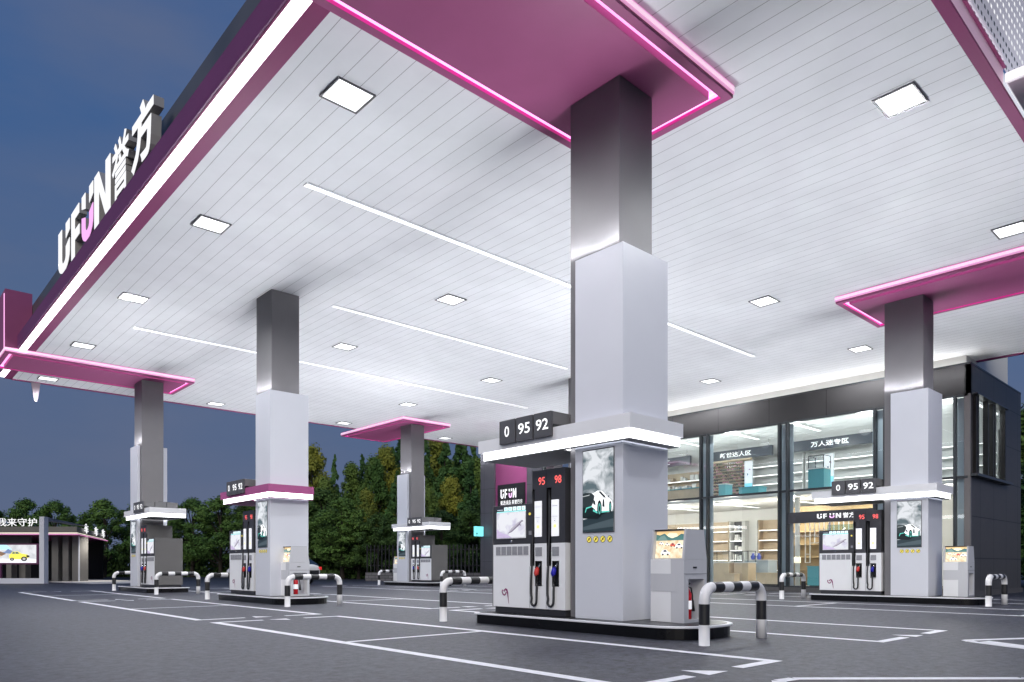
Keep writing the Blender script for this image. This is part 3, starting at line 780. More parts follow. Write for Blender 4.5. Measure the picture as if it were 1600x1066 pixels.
# ---------------------------------------------------------------- fuel dispensers
def make_dispenser(X, Y, m, label):
    t = thing('fuel_dispenser', (X, Y, .172), label, 'fuel pump', 'fuel pumps on the islands')
    zo = -.172
    xf, xb = -.45, .45
    YS = lambda a, b_: sorted((m * a, m * b_))
    def Yr(a, b_, c, d): y0_, y1_ = sorted((m * a, m * b_)); return (y0_, y1_, c + zo, d + zo)
    y0, ym, ys, y1 = .665, 1.335, 1.0, 2.23          # tower | screen section
    P = lambda u, v, w: (xf - w, u, v)       # u = world y here, w outward
    b = MB(); b.box(xf + .03, xb - .03, *YS(y0 + .02, y1 - .02), .001, .262 + zo, DARK); b.build('plinth', t)
    b = MB(); a_, c_ = YS(y1 + .001, y1 + .018); b.box(xf, xb, a_, c_, .262 + zo, 1.845 + zo, SIDEG); b.build('end_panel', t); b = MB(); b.box(xf + .002, xb - .06, *YS(ym + .0012, ym + .014), 1.8455 + zo, 2.32 + zo, SIDEG); b.build('end_panel', t)
    # white lower cabinet
    b = MB()
    a0, a1 = YS(y0, y1)
    b.box(xf + .05, xb, a0, a1, .264 + zo, 1.235 + zo, SHELL)
    recs = [Yr(ys - .215, ys - .075, .60, .975), Yr(ym - .20, ym - .055, .60, .975)]
    slots = [Yr(ys - .075 + .01, ys - .01 + .01, .90, 1.235), Yr(ym - .055 + .01, ym - .01 + .01, .90, 1.235)]
    slotsL = [Yr(ys - .06, ys + .035, .90, 1.2355), Yr(ym - .045, ym + .05, .90, 1.2355)]
    b.plate(a0, a1, .264 + zo, 1.235 + zo, 0, .05, SHELL, recs + slotsL, lambda u, v, w: (xf + .05 - w, u, v), BLACK)
    b.build('lower_cabinet', t, weld=False)
    # thin door joints
    b = MB()
    for yy in (ym + .06, ys + .045):
        a_, c_ = YS(yy - .003, yy + .003); b.box(xf - .002, xf - .0005, a_, c_, .27 + zo, .895 + zo, TXTG)
    b.build('door_joints', t, weld=False)
    # grilles
    b = MB(); n = 6; wv = (y1 - ym - .14) / n
    for i in range(n):
        a_, c_ = YS(ym + .09 + i * wv, ym + .09 + (i + .84) * wv); b.box(xf - .006, xf - .0005, a_, c_, 1.07 + zo, 1.20 + zo, GREYGRILLE)
    b.build('vent_grille', t, weld=False)
    for q0, q1 in ((ys - .215, ys - .08), (ym - .20, ym - .065)):
        b = MB(); a_, c_ = YS(q0, q1); b.box(xf - .006, xf - .0005, a_, c_, 1.05 + zo, 1.18 + zo, GREYGRILLE)
        b.build('vent_grille', t, weld=False)
    # charcoal upper parts
    b = MB(); a_, c_ = YS(ym + .001, y1)
    b.box(xf, xb, a_, c_, 1.237 + zo, 1.845 + zo, DARK); b.build('screen_housing', t, .006)
    b = MB(); a_, c_ = YS(y0, ym)
    b.box(xf + .05, xb - .06, a_, c_, 1.237 + zo, 2.32 + zo, DARK)
    b.plate(a_, c_, 1.2375 + zo, 2.32 + zo, 0, .0495, DARK, [Yr(ys - .06, ys + .035, 1.2375, 2.05), Yr(ym - .045, ym - .0005 + .0, 1.2375, 2.05)], lambda u, v, w: (xf + .05 - w, u, v), BLACK)
    b.build('tower', t, weld=False)
    b = MB(); a_, c_ = YS(ys + .035 + .008, ys + .035 + .014); b.box(xf - .0015, xf - .0005, a_, c_, 1.25 + zo, 2.31 + zo, BLACK)
    b.build('tower_joint', t)
    Pt = lambda u, v, w=0: (xf - .001 - w, -u, v)
    # grade digits
    for s, yc in (('95', ys - .135), ('98', ym - .12 - .67 + .335 * 1)):
        pass
    for s, yc in (('95', (ys + ym) / 2 - .03), ('98', (y0 + ys) / 2 - .03)):
        b = MB(); u = -m * yc
        put_text(b, s, u - .068, u + .068, 2.10 + zo, 2.215 + zo, Pt, TXTRED, bold=.01, w=.002); b.build('grade_number', t, weld=False)
    # price labels
    for q0, q1 in ((ys - .215, ys - .07), (ym - .20, ym - .055)):
        b = MB(); a_, c_ = YS(q0, q1); b.box(xf - .010, xf - .001, a_, c_, 1.335 + zo, 1.865 + zo, PAPER)
        o = b.build('price_label', t)
        b = MB(); u0, u1 = sorted((-m * q0, -m * q1))
        def bar(ua, ub, va, vb, mt): b.face([Pt(u0 + (u1 - u0) * p_, q_ + zo, .0105) for p_, q_ in ((ua, va), (ub, va), (ub, vb), (ua, vb))], mt)
        bar(.1, .9, 1.775, 1.781, TXTG); bar(.1, .9, 1.62, 1.626, TXTG); bar(.35, .65, 1.585, 1.59, TXTG)
        bar(.44, .56, 1.55, 1.565, BLACK); bar(.3, .7, 1.46, 1.505, artcol((.9, .92, .25), .8)); bar(.3, .8, 1.37, 1.374, artcol((.6, .62, .66), .6))
        for r_ in range(4):
            for k_ in range(3): bar(.24 + k_ * .2, .36 + k_ * .2, 1.65 + r_ * .03, 1.662 + r_ * .03, artcol((.62, .68, .78), .7))
        b.build('print', o, weld=False)
    # nozzles, holsters, hoses
    for i, (q0, q1, mt, hy) in enumerate(((ys - .215, ys - .075, BLUE, ys - .01), (ym - .20, ym - .055, RED, ym + .0))):
        yc = m * (q0 + q1) / 2
        b = MB(); b.box(xf + .03, xf + .048, yc - .05, yc + .05, .62 + zo, .95 + zo, BLACK); hol = b.build('holster', t)
        nzz = MB()
        nzz.tube([(xf + .01, yc - .03 * m, .94 + zo), (xf + .0, yc - .02 * m, .90 + zo), (xf - .012, yc, .875 + zo)], [.012, .013, .016], STEEL, 8)
        nzz.tube([(xf - .012, yc, .885 + zo), (xf - .02, yc + .010 * m, .85 + zo), (xf - .022, yc + .022 * m, .79 + zo), (xf - .018, yc + .022 * m, .75 + zo)], [.018, .036, .040, .028], mt, 10)
        nzz.tube([(xf - .016, yc + .01 * m, .765 + zo), (xf - .02, yc + .0 * m, .69 + zo), (xf - .02, yc + .012 * m, .63 + zo)], [.026, .022, .015], BLACK, 8)
        nzz.tube([(xf - .03, yc - .02 * m, .77 + zo), (xf - .034, yc - .022 * m, .70 + zo), (xf - .024, yc + .0 * m, .655 + zo)], .007, BLACK, 6)
        nzz.build('nozzle', t, weld=False)
        hs = MB(); y_h = m * hy
        pts = [(xf + .012, y_h, 2.02 + zo), (xf + .012, y_h, 1.5 + zo), (xf - .004, y_h + .004 * m, 1.0 + zo), (xf - .02, y_h + .008 * m, .7 + zo), (xf - .028, y_h + .002 * m, .50 + zo), (xf - .03, y_h - .012 * m, .42 + zo)]
        yc2 = yc + .012 * m
        # lower loop
        for a in range(1, 8):
            tt = math.pi * a / 8
            pts.append((xf - .032, (y_h + yc2) / 2 + (y_h - yc2) / 2 * math.cos(tt), .385 + zo - .075 * math.sin(tt)))
        pts += [(xf - .03, yc2, .42 + zo), (xf - .028, yc2, .52 + zo), (xf - .022, yc2, .64 + zo)]
        # smooth
        sp = []
        for k in range(len(pts) - 1):
            p0_, p1_, p2_, p3_ = [Vector(pts[min(max(k + q, 0), len(pts) - 1)]) for q in (-1, 0, 1, 2)]
            for s_ in range(3):
                u_ = s_ / 3
                sp.append(.5 * ((2 * p1_) + (-p0_ + p2_) * u_ + (2 * p0_ - 5 * p1_ + 4 * p2_ - p3_) * u_ * u_ + (-p0_ + 3 * p1_ - 3 * p2_ + p3_) * u_ ** 3))
        sp.append(Vector(pts[-1]))
        hs.tube(sp, .0175, HOSE, 10); hs.build('hose', t, weld=False)
    # screen
    s0, s1 = ym + .14, y1 - .09
    a_, c_ = YS(s0, s1)
    b = MB(); b.box(xf - .012, xf - .0005, a_, c_, 1.325 + zo, 1.735 + zo, SHELL); scn = b.build('screen_bezel', t, .003)
    u0, u1 = sorted((-m * s0, -m * s1)); wd = u1 - u0
    b = MB()
    art(b, lambda u, v, w=0: Pt(u, v, w + .0125), u0 + .012, 1.34 + zo, wd - .024, .385, [
        (WAVE, [(0, 0), (1, 0), (1, 1), (0, 1)]),
        ((.42, .35, .50), [(0, 0), (.55, 0), (.38, .12), (.15, .2), (0, .38)]),
        ((.16, .14, .19), [(.40, .16), (.55, .22), (.80, .46), (.93, .66), (.90, .68), (.76, .58), (.55, .36)]),
        ((.33, .31, .36), [(.42, .18), (.58, .30), (.78, .52), (.90, .66), (.88, .67), (.74, .57), (.54, .38)]),
        ((.16, .14, .19), [(.80, .50), (.87, .44), (.88, .47), (.84, .55)]), ((.16, .14, .19), [(.88, .60), (.96, .62), (.95, .66), (.9, .66)])])
    b.build('screen_picture', scn, weld=False)
    b = MB()
    def strip(ua, ub, va, vb, mt, w=.003): b.face([Pt(u0 + ua * wd, va + zo, w), Pt(u0 + ub * wd, va + zo, w), Pt(u0 + ub * wd, vb + zo, w), Pt(u0 + ua * wd, vb + zo, w)], mt)
    strip(0, 1, 1.737, 1.752, artcol((.30, .72, .70), .8))
    strip(0, .24, 1.755, 1.800, artcol((.02, .03, .05), .5)); strip(.02, .22, 1.772, 1.780, artcol((.7, .75, .8), .7), .005)
    for k in range(5):
        strip(.26 + k * .15, .385 + k * .15, 1.757, 1.815, artcol((.75, .90, .93), .85), .004); strip(.29 + k * .15, .35 + k * .15, 1.77, 1.80, artcol((.35, .66, .72), .7), .006)
    b.build('screen_header', scn, weld=False)
    # button, sticker, mark
    b = MB()
    yy = m * (ym + .055)
    b.tube([(xf - .0005, yy, 1.685 + zo), (xf - .01, yy, 1.685 + zo)], .020, YEL, 12)
    b.tube([(xf - .0005, m * (s0 + s1) / 2, 1.285 + zo), (xf - .008, m * (s0 + s1) / 2, 1.285 + zo)], .020, STEEL, 12)
    b.box(xf - .006, xf - .0005, yy - .035, yy + .02, 1.37 + zo, 1.43 + zo, TXTG)
    b.build('buttons', t, weld=False)
    b = MB(); lu = -m * (y1 - .30); lz = .44 + zo
    Lp = lambda u, v: Pt(lu + u, lz + v, .003)
    C = lambda pts: b.face([Lp(x_, y_) for x_, y_ in pts], LOGOP)
    ribbon = [(-.075, .09), (-.085, .06), (-.07, .025), (-.035, .005), (-.005, .02), (.01, .055)]
    for k in range(len(ribbon) - 1):
        (xa, ya), (xb_, yb_) = ribbon[k], ribbon[k + 1]
        d = Vector((xb_ - xa, yb_ - ya)).normalized(); nn = Vector((-d.y, d.x)) * .011
        C([(xa + nn.x, ya + nn.y), (xa - nn.x, ya - nn.y), (xb_ - nn.x, yb_ - nn.y), (xb_ + nn.x, yb_ + nn.y)])
    C([(-.04, .09), (-.005, .115), (.035, .10), (.055, .05), (.075, -.14), (.06, -.10), (.035, .02), (.015, .07), (-.01, .085)])
    C([(-.055, .08), (-.03, .10), (-.02, .07), (-.04, .055)])
    b.build('curl_mark', t, weld=False)
    return t
DL = ['charcoal and white fuel pump nearest the camera', 'charcoal and white fuel pump under the pink banded awning', 'fuel pump with grey side on the far left island',
      'charcoal and white fuel pump at the right in front of the shop door', 'charcoal and white fuel pump hidden behind the nearest pump', 'farthest fuel pump in front of the black fence']
for k, (X, Y, m, _, _2) in enumerate(PILL):
    make_dispenser(X, Y, m, DL[k])

# ---------------------------------------------------------------- service kiosks
def make_kiosk(X, Y, label):
    t = thing('service_kiosk', (X, Y, .172), label, 'service kiosk', 'white service kiosks at the island ends')
    x0, x1, y0, y1 = -.22, .30, -1.18, -.66
    KG = mat('kiosk_grey', (.60, .61, .65), .38)
    b = MB()
    b.box(x0, x1 - .0, y0 + .20, y1, .002, .815, SHELL)
    b.build('body', t, .006)
    b = MB()
    b.plate(x0, x1, .002, .815, 0, .1995, KG, [(x0 + .10, x1 - .06, .04, .56)], lambda u, v, w: (u, y0 + .1995 - w, v))
    b.build('side_recess', t, weld=False)
    b = MB(); b.box(x0 - .004, x0 - .0005, y0 + .11, y1 - .004, .40, .63, KG); b.build('front_panel', t)
    b = MB(); b.box(x0 + .0, x1, y0 - .004, y0 - .0005, .625, .632, TXTG); b.box(x0 + .2, x0 + .28, y0 - .006, y0 - .0005, .70, .72, BLACK); b.build('slot', t)
    b = MB()
    prof = [(x0, .817), (x1, .817), (x1 - .07, 1.20), (x0 + .05, 1.20)]
    b.prism(prof, y0, y0 + .03, KG, 'XZ'); b.prism(prof, y1 - .03, y1, KG, 'XZ')
    b.prism([(x0 + .06, .817), (x1, .817), (x1 - .07, 1.20), (x0 + .11, 1.20)], y0 + .031, y1 - .031, KG, 'XZ')
    b.prism([(x0 + .05, 1.185), (x1 - .07, 1.185), (x1 - .073, 1.203), (x0 + .05, 1.203)], y0 + .001, y1 - .001, BLACK, 'XZ')
    hd = b.build('head', t, weld=False)
    b = MB()
    def P(u, v, w=0):       # sloped screen
        f = (v - .817) / .383; return (x0 + .055 + .05 * f - w, -u, v)
    u0, u1 = -(y1 - .035), -(y0 + .035)
    W = u1 - u0; car = []
    def c4(cx, cy, s, body):
        return [(body, [(cx - .10 * s, cy), (cx + .10 * s, cy), (cx + .11 * s, cy + .05 * s), (cx + .05 * s, cy + .07 * s), (cx + .02 * s, cy + .12 * s), (cx - .05 * s, cy + .12 * s), (cx - .10 * s, cy + .06 * s)]),
                ((.03, .04, .07), [(cx - .05 * s, cy + .065 * s), (cx + .035 * s, cy + .065 * s), (cx + .012 * s, cy + .108 * s), (cx - .042 * s, cy + .108 * s)]),
                ((.01, .01, .015), ell(cx - .055 * s, cy, .022 * s, .026 * s, 8)), ((.01, .01, .015), ell(cx + .06 * s, cy, .022 * s, .026 * s, 8))]
    sh = [(SAND, [(0, 0), (1, 0), (1, 1), (0, 1)]), ((.95, .62, .30), [(0, .68), (1, .68), (1, 1), (0, 1)]), ((.98, .85, .60), [(.2, .68), (.8, .68), (.7, .92), (.45, .95)]),
          ((.07, .17, .16), [(0, .66), (1, .66), (1, .86), (.85, .90), (.72, .80), (.55, .74), (.42, .80), (.28, .93), (.12, .86), (0, .90)]),
          ((.16, .26, .24), [(.05, .68), (.4, .68), (.28, .86), (.15, .82)])]
    sh += c4(.20, .52, .75, (.9, .9, .9)) + c4(.42, .48, .8, (.85, .8, .72)) + c4(.62, .44, .95, (.65, .12, .08)) + c4(.85, .38, 1.35, (.95, .95, .95)) + c4(.40, .14, 1.5, (.95, .93, .90))
    art(b, lambda u, v, w=0: P(u, v, w + .002), u0, .83, W, .35, sh)
    b.build('screen_picture', hd, weld=False)
    return t
for X, Y, l in ((8.0, 6.445, 'white kiosk with a screen of cars, nearest the camera'), (8.0, 17.272 + .3, 'white kiosk beside the pink banded island pillar'),
                (19.558, 6.445, 'white kiosk at the right island in front of the dark shop wall')):
    make_kiosk(X, Y, l)
kk = make_kiosk(19.558, 28.395, 'white kiosk at the farthest island, showing behind its pillar'); kk.rotation_euler = (0, 0, 0)
kk.location = (19.558, 28.395 + 1.84, .172)
def make_ext(X, Y, label):
    t = thing('fire_extinguisher', (X, Y, .214), label, 'fire extinguisher', 'red extinguishers in the kiosks')
    b = MB(); b.tube([(0, 0, 0), (0, 0, .01), (0, 0, .33), (0, 0, .37), (0, 0, .40)], [.045, .055, .055, .035, .018], EXTRED, 14); b.build('cylinder', t)
    b = MB(); b.tube([(0, 0, .40), (0, 0, .43)], .014, STEEL, 8); b.tube([(-.03, 0, .43), (.06, 0, .46)], .009, BLACK, 8); b.tube([(-.03, 0, .425), (.05, 0, .41)], .007, BLACK, 8); b.build('valve', t)
    b = MB(); b.tube([(.01, 0, .42), (.07, -.01, .40), (.10, -.01, .30), (.105, -.01, .22)], .010, BLACK, 8); b.tube([(.105, -.01, .24), (.11, -.01, .10)], [.016, .030], BLACK, 8); b.build('horn', t)
    b = MB(); b.tube([(0, 0, .13), (0, 0, .24)], .0562, PAPER, 14, cap=False); b.build('sticker', t)
    return t
make_ext(7.98, 5.35, 'red fire extinguisher inside the kiosk nearest the camera')
make_ext(7.98, 16.477, 'red fire extinguisher inside the kiosk on the pink banded island')

# ---------------------------------------------------------------- tube barriers
def make_barrier(x0, y, label, L=1.28):
    t = MB(); h, r, br = .655, .062, .15
    pts = []; ms = []
    def add(p, m_): pts.append(p); ms.append(m_)
    W, K = BWHITE, BBLACK
    for z, m_ in ((0, W), (.235, W), (.235, K), (.47, K), (.47, W), (h - br, W)): add((0, 0, z), m_)
    for a in range(1, 7): add((br - br * math.cos(R(15 * a)), 0, h - br + br * math.sin(R(15 * a))), W)
    n = 5; span = L - 2 * br
    for k in range(n):
        m_ = K if k % 2 == 0 else W
        add((br + span * k / n, 0, h), m_); add((br + span * (k + 1) / n, 0, h), m_)
    for a in range(5, -1, -1): add((L - br + br * math.cos(R(15 * a)), 0, h - br + br * math.sin(R(15 * a))), W)
    for z, m_ in ((.47, W), (.47, K), (.235, K), (.235, W), (0, W)): add((L, 0, z), m_)
    # drop duplicated points, keep material per segment
    P2 = [pts[0]]; M2 = []
    for i in range(1, len(pts)):
        if (Vector(pts[i]) - Vector(P2[-1])).length < 1e-6: continue
        M2.append(ms[i]); P2.append(pts[i])
    t.tube(P2, r, W, 16, mats=M2)
    o = t.build('crash_barrier', weld=False)
    o.location = (x0, y, 0)
    return tag(o, label, 'crash barrier', 'black and white tube barriers at the island ends')
for x, y, l in ((7.12, 4.55, 'striped tube barrier in the foreground right of the nearest kiosk'),
                (7.12, 9.42, 'striped tube barrier left of the nearest fuel pump'),
                (7.12, 15.1, 'striped tube barrier in front of the kiosk on the pink banded island'),
                (7.12, 19.95, 'striped tube barrier left of the pump under the pink banded awning'),
                (7.12, 24.35, 'striped tube barrier in front of the grey pump side on the far left island'),
                (7.12, 29.3, 'striped tube barrier at the far side of the far left island'),
                (18.68, 4.68, 'striped tube barrier at the right edge by the dark shop wall'),
                (18.68, 9.52, 'striped tube barrier left of the right hand pump, before the shop door'),
                (18.68, 24.85, 'striped tube barrier before the farthest fuel pump'),
                (18.68, 29.8, 'striped tube barrier behind the farthest island, by the brick fence base')):
    make_barrier(x, y, l)

# ================================================================== shop building
BX = 24.2; BY0, BY1 = 6.52, 28.7; BXE = 29.86; ZT = 6.84
sb = thing('shop_building', (0, 0, 0), 'two storey dark panelled shop with a tall glass front', 'building')
b = MB()
b.box(BX, BX + .12, BY0, 24.24, 5.97, ZT, FASC); b.build('fascia', sb)
b = MB(); b.box(BX - .01, BXE, BY0 - .01, BY1 + .01, ZT + .002, ZT + .05, MULL); b.box(BX + .13, BXE, BY0 + .13, BY1, 6.60, ZT, OFFW); b.build('roof', sb)
b = MB(); b.plate(24.2, BXE, .16, ZT, 0, .12, WALLD, [(24.45, 27.75, 3.62, 5.97)], lambda u, v, w: (u, BY0 + .12 - w, v), BLACK)
# keep the window opening open: remove closing faces
o = b.build('side_wall', sb, weld=False)
bm = bmesh.new(); bm.from_mesh(o.data)
for f in list(bm.faces):
    c = f.calc_center_median()
    if abs(c.y - (BY0 + .12)) < 1e-4 and 24.45 < c.x < 27.75 and 3.62 < c.z < 5.97 and abs(f.normal.y) > .9: bm.faces.remove(f)
bm.to_mesh(o.data); bm.free()
b = MB(); b.box(BXE - .12, BXE, BY0 + .13, BY1, 0, 6.6, WALLD); b.box(BX + .13, BXE - .13, BY1 - .12, BY1, 0, 6.6, WALLD); b.build('back_wall', sb)
PLN = mat('stone_plinth', (.10, .095, .095), .5, 0, .1, 3)
b = MB(); b.box(BX - .06, BX + .12, BY0 - .06, 24.24, 0, .16, PLN); b.box(BX + .121, BXE, BY0 - .06, BY0 + .11, 0, .158, PLN); b.build('plinth', sb)
# left solid part
b = MB(); b.box(BX, BX + .12, 24.25, 25.34, 0, ZT, WALLF); b.box(BX - .10, BX + .12, 27.65, BY1, 0, ZT, WALLF); b.build('front_wall', sb)
b = MB(); b.box(BX + .02, BX + .12, 25.345, 27.645, 0, ZT, mat('pink_wall_panel', (.33, .07, .20), .4, .1, .04, 1)); b.build('pink_panel', sb)
b = MB(); b.box(BX - .04, BX + .018, 25.45, 27.42, 2.3, 4.98, BLACK); sgn = b.build('advert_board', sb)
b = MB(); P = lambda u, v, w=0: (BX - .042 - w, -u, v)
put_wordmark(b, -27.2, -26.05, 4.28, 4.74, P, TXTW, emis('smile_pink', (.9, .5, .9), .8))
put_text(b, '甄选诚品 美誉四方', -27.2, -25.6, 3.95, 4.18, P, TXTW, bold=.01, w=.003)
b.box(BX - .045, BX - .041, 25.8, 27.2, 3.80, 3.88, LOGOP)
b.build('advert_lettering', sgn, weld=False)
# mullions
b = MB(); pairs = [24.05, 21.95, 18.75, 15.46, 12.27, 9.04, 6.98]
MY = []
for yc in (21.9, 18.7, 15.46, 12.27, 9.04):
    for dy in (-.15, .15):
        b.box(BX - .07, BX + .10, yc + dy - .035, yc + dy + .035, .165, 5.965, MULL); MY.append(yc + dy)
for yy in (24.19, 6.92):
    b.box(BX - .07, BX + .10, yy - .035, yy + .035, .165, 5.965, MULL)
b.build('mullions', sb, weld=False)
b = MB(); b.box(BX - .03, BX + .11, 6.58, 24.2, 3.485, 3.56, MULL); b.box(BX - .02, BX + .09, 6.58, 24.2, 5.90, 5.964, MULL); b.box(BX - .04, BX + .1, 6.58, 24.2, .162, .21, MULL); b.build('transoms', sb, weld=False)
b = MB(); b.box(BX - .02, BX + .10, BY0 - .01, 6.68, .165, 5.965, mat('corner_post_metal', (.16, .15, .15), .35, .3)); b.build('corner_post', sb)
edges = [6.955, 8.855, 9.225, 12.085, 12.455, 15.275, 15.645, 18.515, 18.885, 21.715, 22.085, 24.155]
for i in range(0, len(edges), 2):
    for z0, z1 in ((.212, 3.483), (3.562, 5.898)):
        if edges[i] > 9 and edges[i] < 9.4 and z0 < 1: continue
        b = MB(); b.face([(BX + .03, edges[i], z0), (BX + .03, edges[i + 1], z0), (BX + .03, edges[i + 1], z1), (BX + .03, edges[i], z1)], GLASS); b.build('window_pane', sb, weld=False)
for i in range(1, len(edges) - 1, 2):
    b = MB(); b.face([(BX + .03, edges[i], .21), (BX + .03, edges[i + 1], .21), (BX + .03, edges[i + 1], 5.9), (BX + .03, edges[i], 5.9)], GLASS)
    b.build('narrow_pane', sb, weld=False)
    b = MB(); b.box(BX + .16, BX + .18, edges[i] - .1, edges[i + 1] + .1, .21, 5.9, PALEGL); b.build('pale_backing', sb)
b = MB(); b.face([(BX + .03, 6.69, .21), (BX + .03, 6.88, .21), (BX + .03, 6.88, 5.9), (BX + .03, 6.69, 5.9)], GLASS); b.build('narrow_pane', sb)
b = MB(); b.box(BX + .16, BX + .18, 6.66, 6.9, .21, 5.9, PALEGL); b.build('pale_backing', sb)
# door zone: dark lintel with lettering, door glass below
b = MB(); b.box(BX - .05, BX + .09, 9.226, 12.084, 2.38, 2.76, DARK); ln = b.build('door_lintel', sb)
b = MB(); P = lambda u, v, w=0: (BX - .052 - w, -u, v)
put_wordmark(b, -11.05, -10.25, 2.50, 2.66, P, TXTW, emis('smile_pink', (.9, .5, .9), .8))
put_text(b, '誉方', -10.19, -9.80, 2.49, 2.67, P, TXTW, bold=.015, w=.003)
b.build('lintel_lettering', ln, weld=False)
b = MB(); b.face([(BX + .03, 9.226, 2.762), (BX + .03, 12.084, 2.762), (BX + .03, 12.084, 3.483), (BX + .03, 9.226, 3.483)], GLASS); b.build('window_pane', sb)
b = MB(); b.face([(BX + .03, 9.226, .21), (BX + .03, 12.084, .21), (BX + .03, 12.084, 2.378), (BX + .03, 9.226, 2.378)], glassmat('door_glass', (.96, .97, .97), .8)); dr = b.build('door', sb)
b = MB(); b.box(BX - .03, BX + .025, 10.62, 10.66, .21, 2.37, STEEL); b.box(BX - .06, BX - .031, 10.75, 10.78, .9, 1.5, STEEL); b.build('door_handle', dr)
b = MB(); P = lambda u, v, w=0: (BX + .02 - w, -u, v)
for q in ([(-10.35, 2.0), (-10.15, 2.18), (-10.12, 2.15), (-10.29, 2.0)], [(-10.35, 2.0), (-10.15, 1.82), (-10.12, 1.85), (-10.29, 2.0)], [(-10.33, 2.015), (-9.95, 2.015), (-9.95, 1.985), (-10.33, 1.985)]):
    b.face([P(*p_) for p_ in q], TXTW)
b.box(BX + .022, BX + .026, 9.26, 10.75, 1.70, 2.28, glassmat('frosted', (.75, .88, .88), .5))
b.build('door_sticker', dr, weld=False)
# side bay window
b = MB()
fw = [24.46, 24.95, 25.75, 26.35, 26.65, 27.5]
for x in (24.47, 24.66, 25.62, 26.2, 26.42, 27.55):
    b.box(x, x + .05, BY0 - .09, BY0 + .05, 3.64, 5.95, mat('fin_metal', (.022, .021, .021), .3, .2))
b.box(24.2, 28.0, BY0 - .20, BY0 - .012, 3.54, 3.615, MULL); b.box(24.3, 27.7, BY0 - .16, BY0 - .012, 5.952, 5.99, MULL)
b.build('side_window_fins', sb, weld=False)
b = MB(); b.face([(24.46, BY0 + .06, 3.63), (27.74, BY0 + .06, 3.63), (27.74, BY0 + .06, 5.96), (24.46, BY0 + .06, 5.96)], GLASSD); b.build('side_window_pane', sb)
b = MB(); b.box(24.75, 25.2, BY0 + .2, BY0 + .22, 3.63, 5.9, PALEGL); b.box(26.5, 27.2, BY0 + .2, BY0 + .22, 3.63, 5.9, PALEGL); b.build('side_window_backing', sb, weld=False)
b = MB(); b.box(24.55, 27.5, BY0 + .10, BY0 + .14, 5.80, 5.86, SHELFLED); b.build('side_window_light', sb)
# upstand between shop roof and canopy
b = MB(); b.box(26.47, 31.3, 7.24, 28.5, 6.90, 9.6, OFFW); b.box(24.4, 26.46, 6.75, 28.5, 6.895, 6.93, OFFW); b.build('roof_upstand', sb)
b = MB(); b.box(26.20, 26.26, 7.0, 28.0, 6.935, 6.96, emis('roof_cove_led', (1, .98, .95), 22)); b.build('roof_cove_light', sb)
# floors and ceilings
FLOORM = mat('shop_floor_tile', (.55, .55, .54), .2, 0, .05, 2)
b = MB(); b.box(BX + .13, BXE - .13, BY0 + .13, BY1 - .13, .0, .165, FLOORM); b.build('ground_floor', sb)
b = MB(); b.box(BX + .35, BXE - .13, BY0 + .13, BY1 - .13, 3.40, 3.52, OFFW); b.build('upper_floor', sb)
b = MB()
for k in range(9):
    x = BX + .9 + k * .6
    b.box(x, x + .05, BY0 + .2, 24.0, 6.28, 6.42, OFFW)
b.build('ceiling_baffles', sb, weld=False)
b = MB(); b.box(29.55, 29.65, 6.7, 24.2, .17, 6.55, OFFW); b.box(BX + .3, 29.5, 24.25, 24.35, .17, 6.5, OFFW); b.build('inner_wall', sb)
# shop interior lamps
for (z, n_, pw) in ((3.38, 7, 1), (6.26, 7, 1)):
    for k in range(n_):
        y = 7.6 + k * 2.6
        t = thing('shop_ceiling_lamp', (26.6, y, z), f'white panel lamp on the {"ground" if z < 4 else "upper"} floor shop ceiling, {["first","second","third","fourth","fifth","sixth","seventh"][k]} from the shop corner', 'ceiling lamp', 'panel lamps inside the shop')
        b = MB(); b.box(-1.6, 1.6, -.09, .09, -.03, .0, OFFW); b.build('lamp_housing', t)
        b = MB(); b.box(-1.58, 1.58, -.07, .07, -.036, -.031, emis('shop_lamp', (1, .99, .96), 2.0)); b.build('diffuser', t)
        ld = bpy.data.lights.new('lamp', 'POINT'); ld.energy = 135 if z < 4 else 95; ld.shadow_soft_size = .25; ld.color = (1, .93, .82) if z < 4 else (.96, 1, 1)
        lo_ = bpy.data.objects.new('lamp', ld); COL.objects.link(lo_); lo_.parent = t; lo_.location = (-.6, 0, -.55)

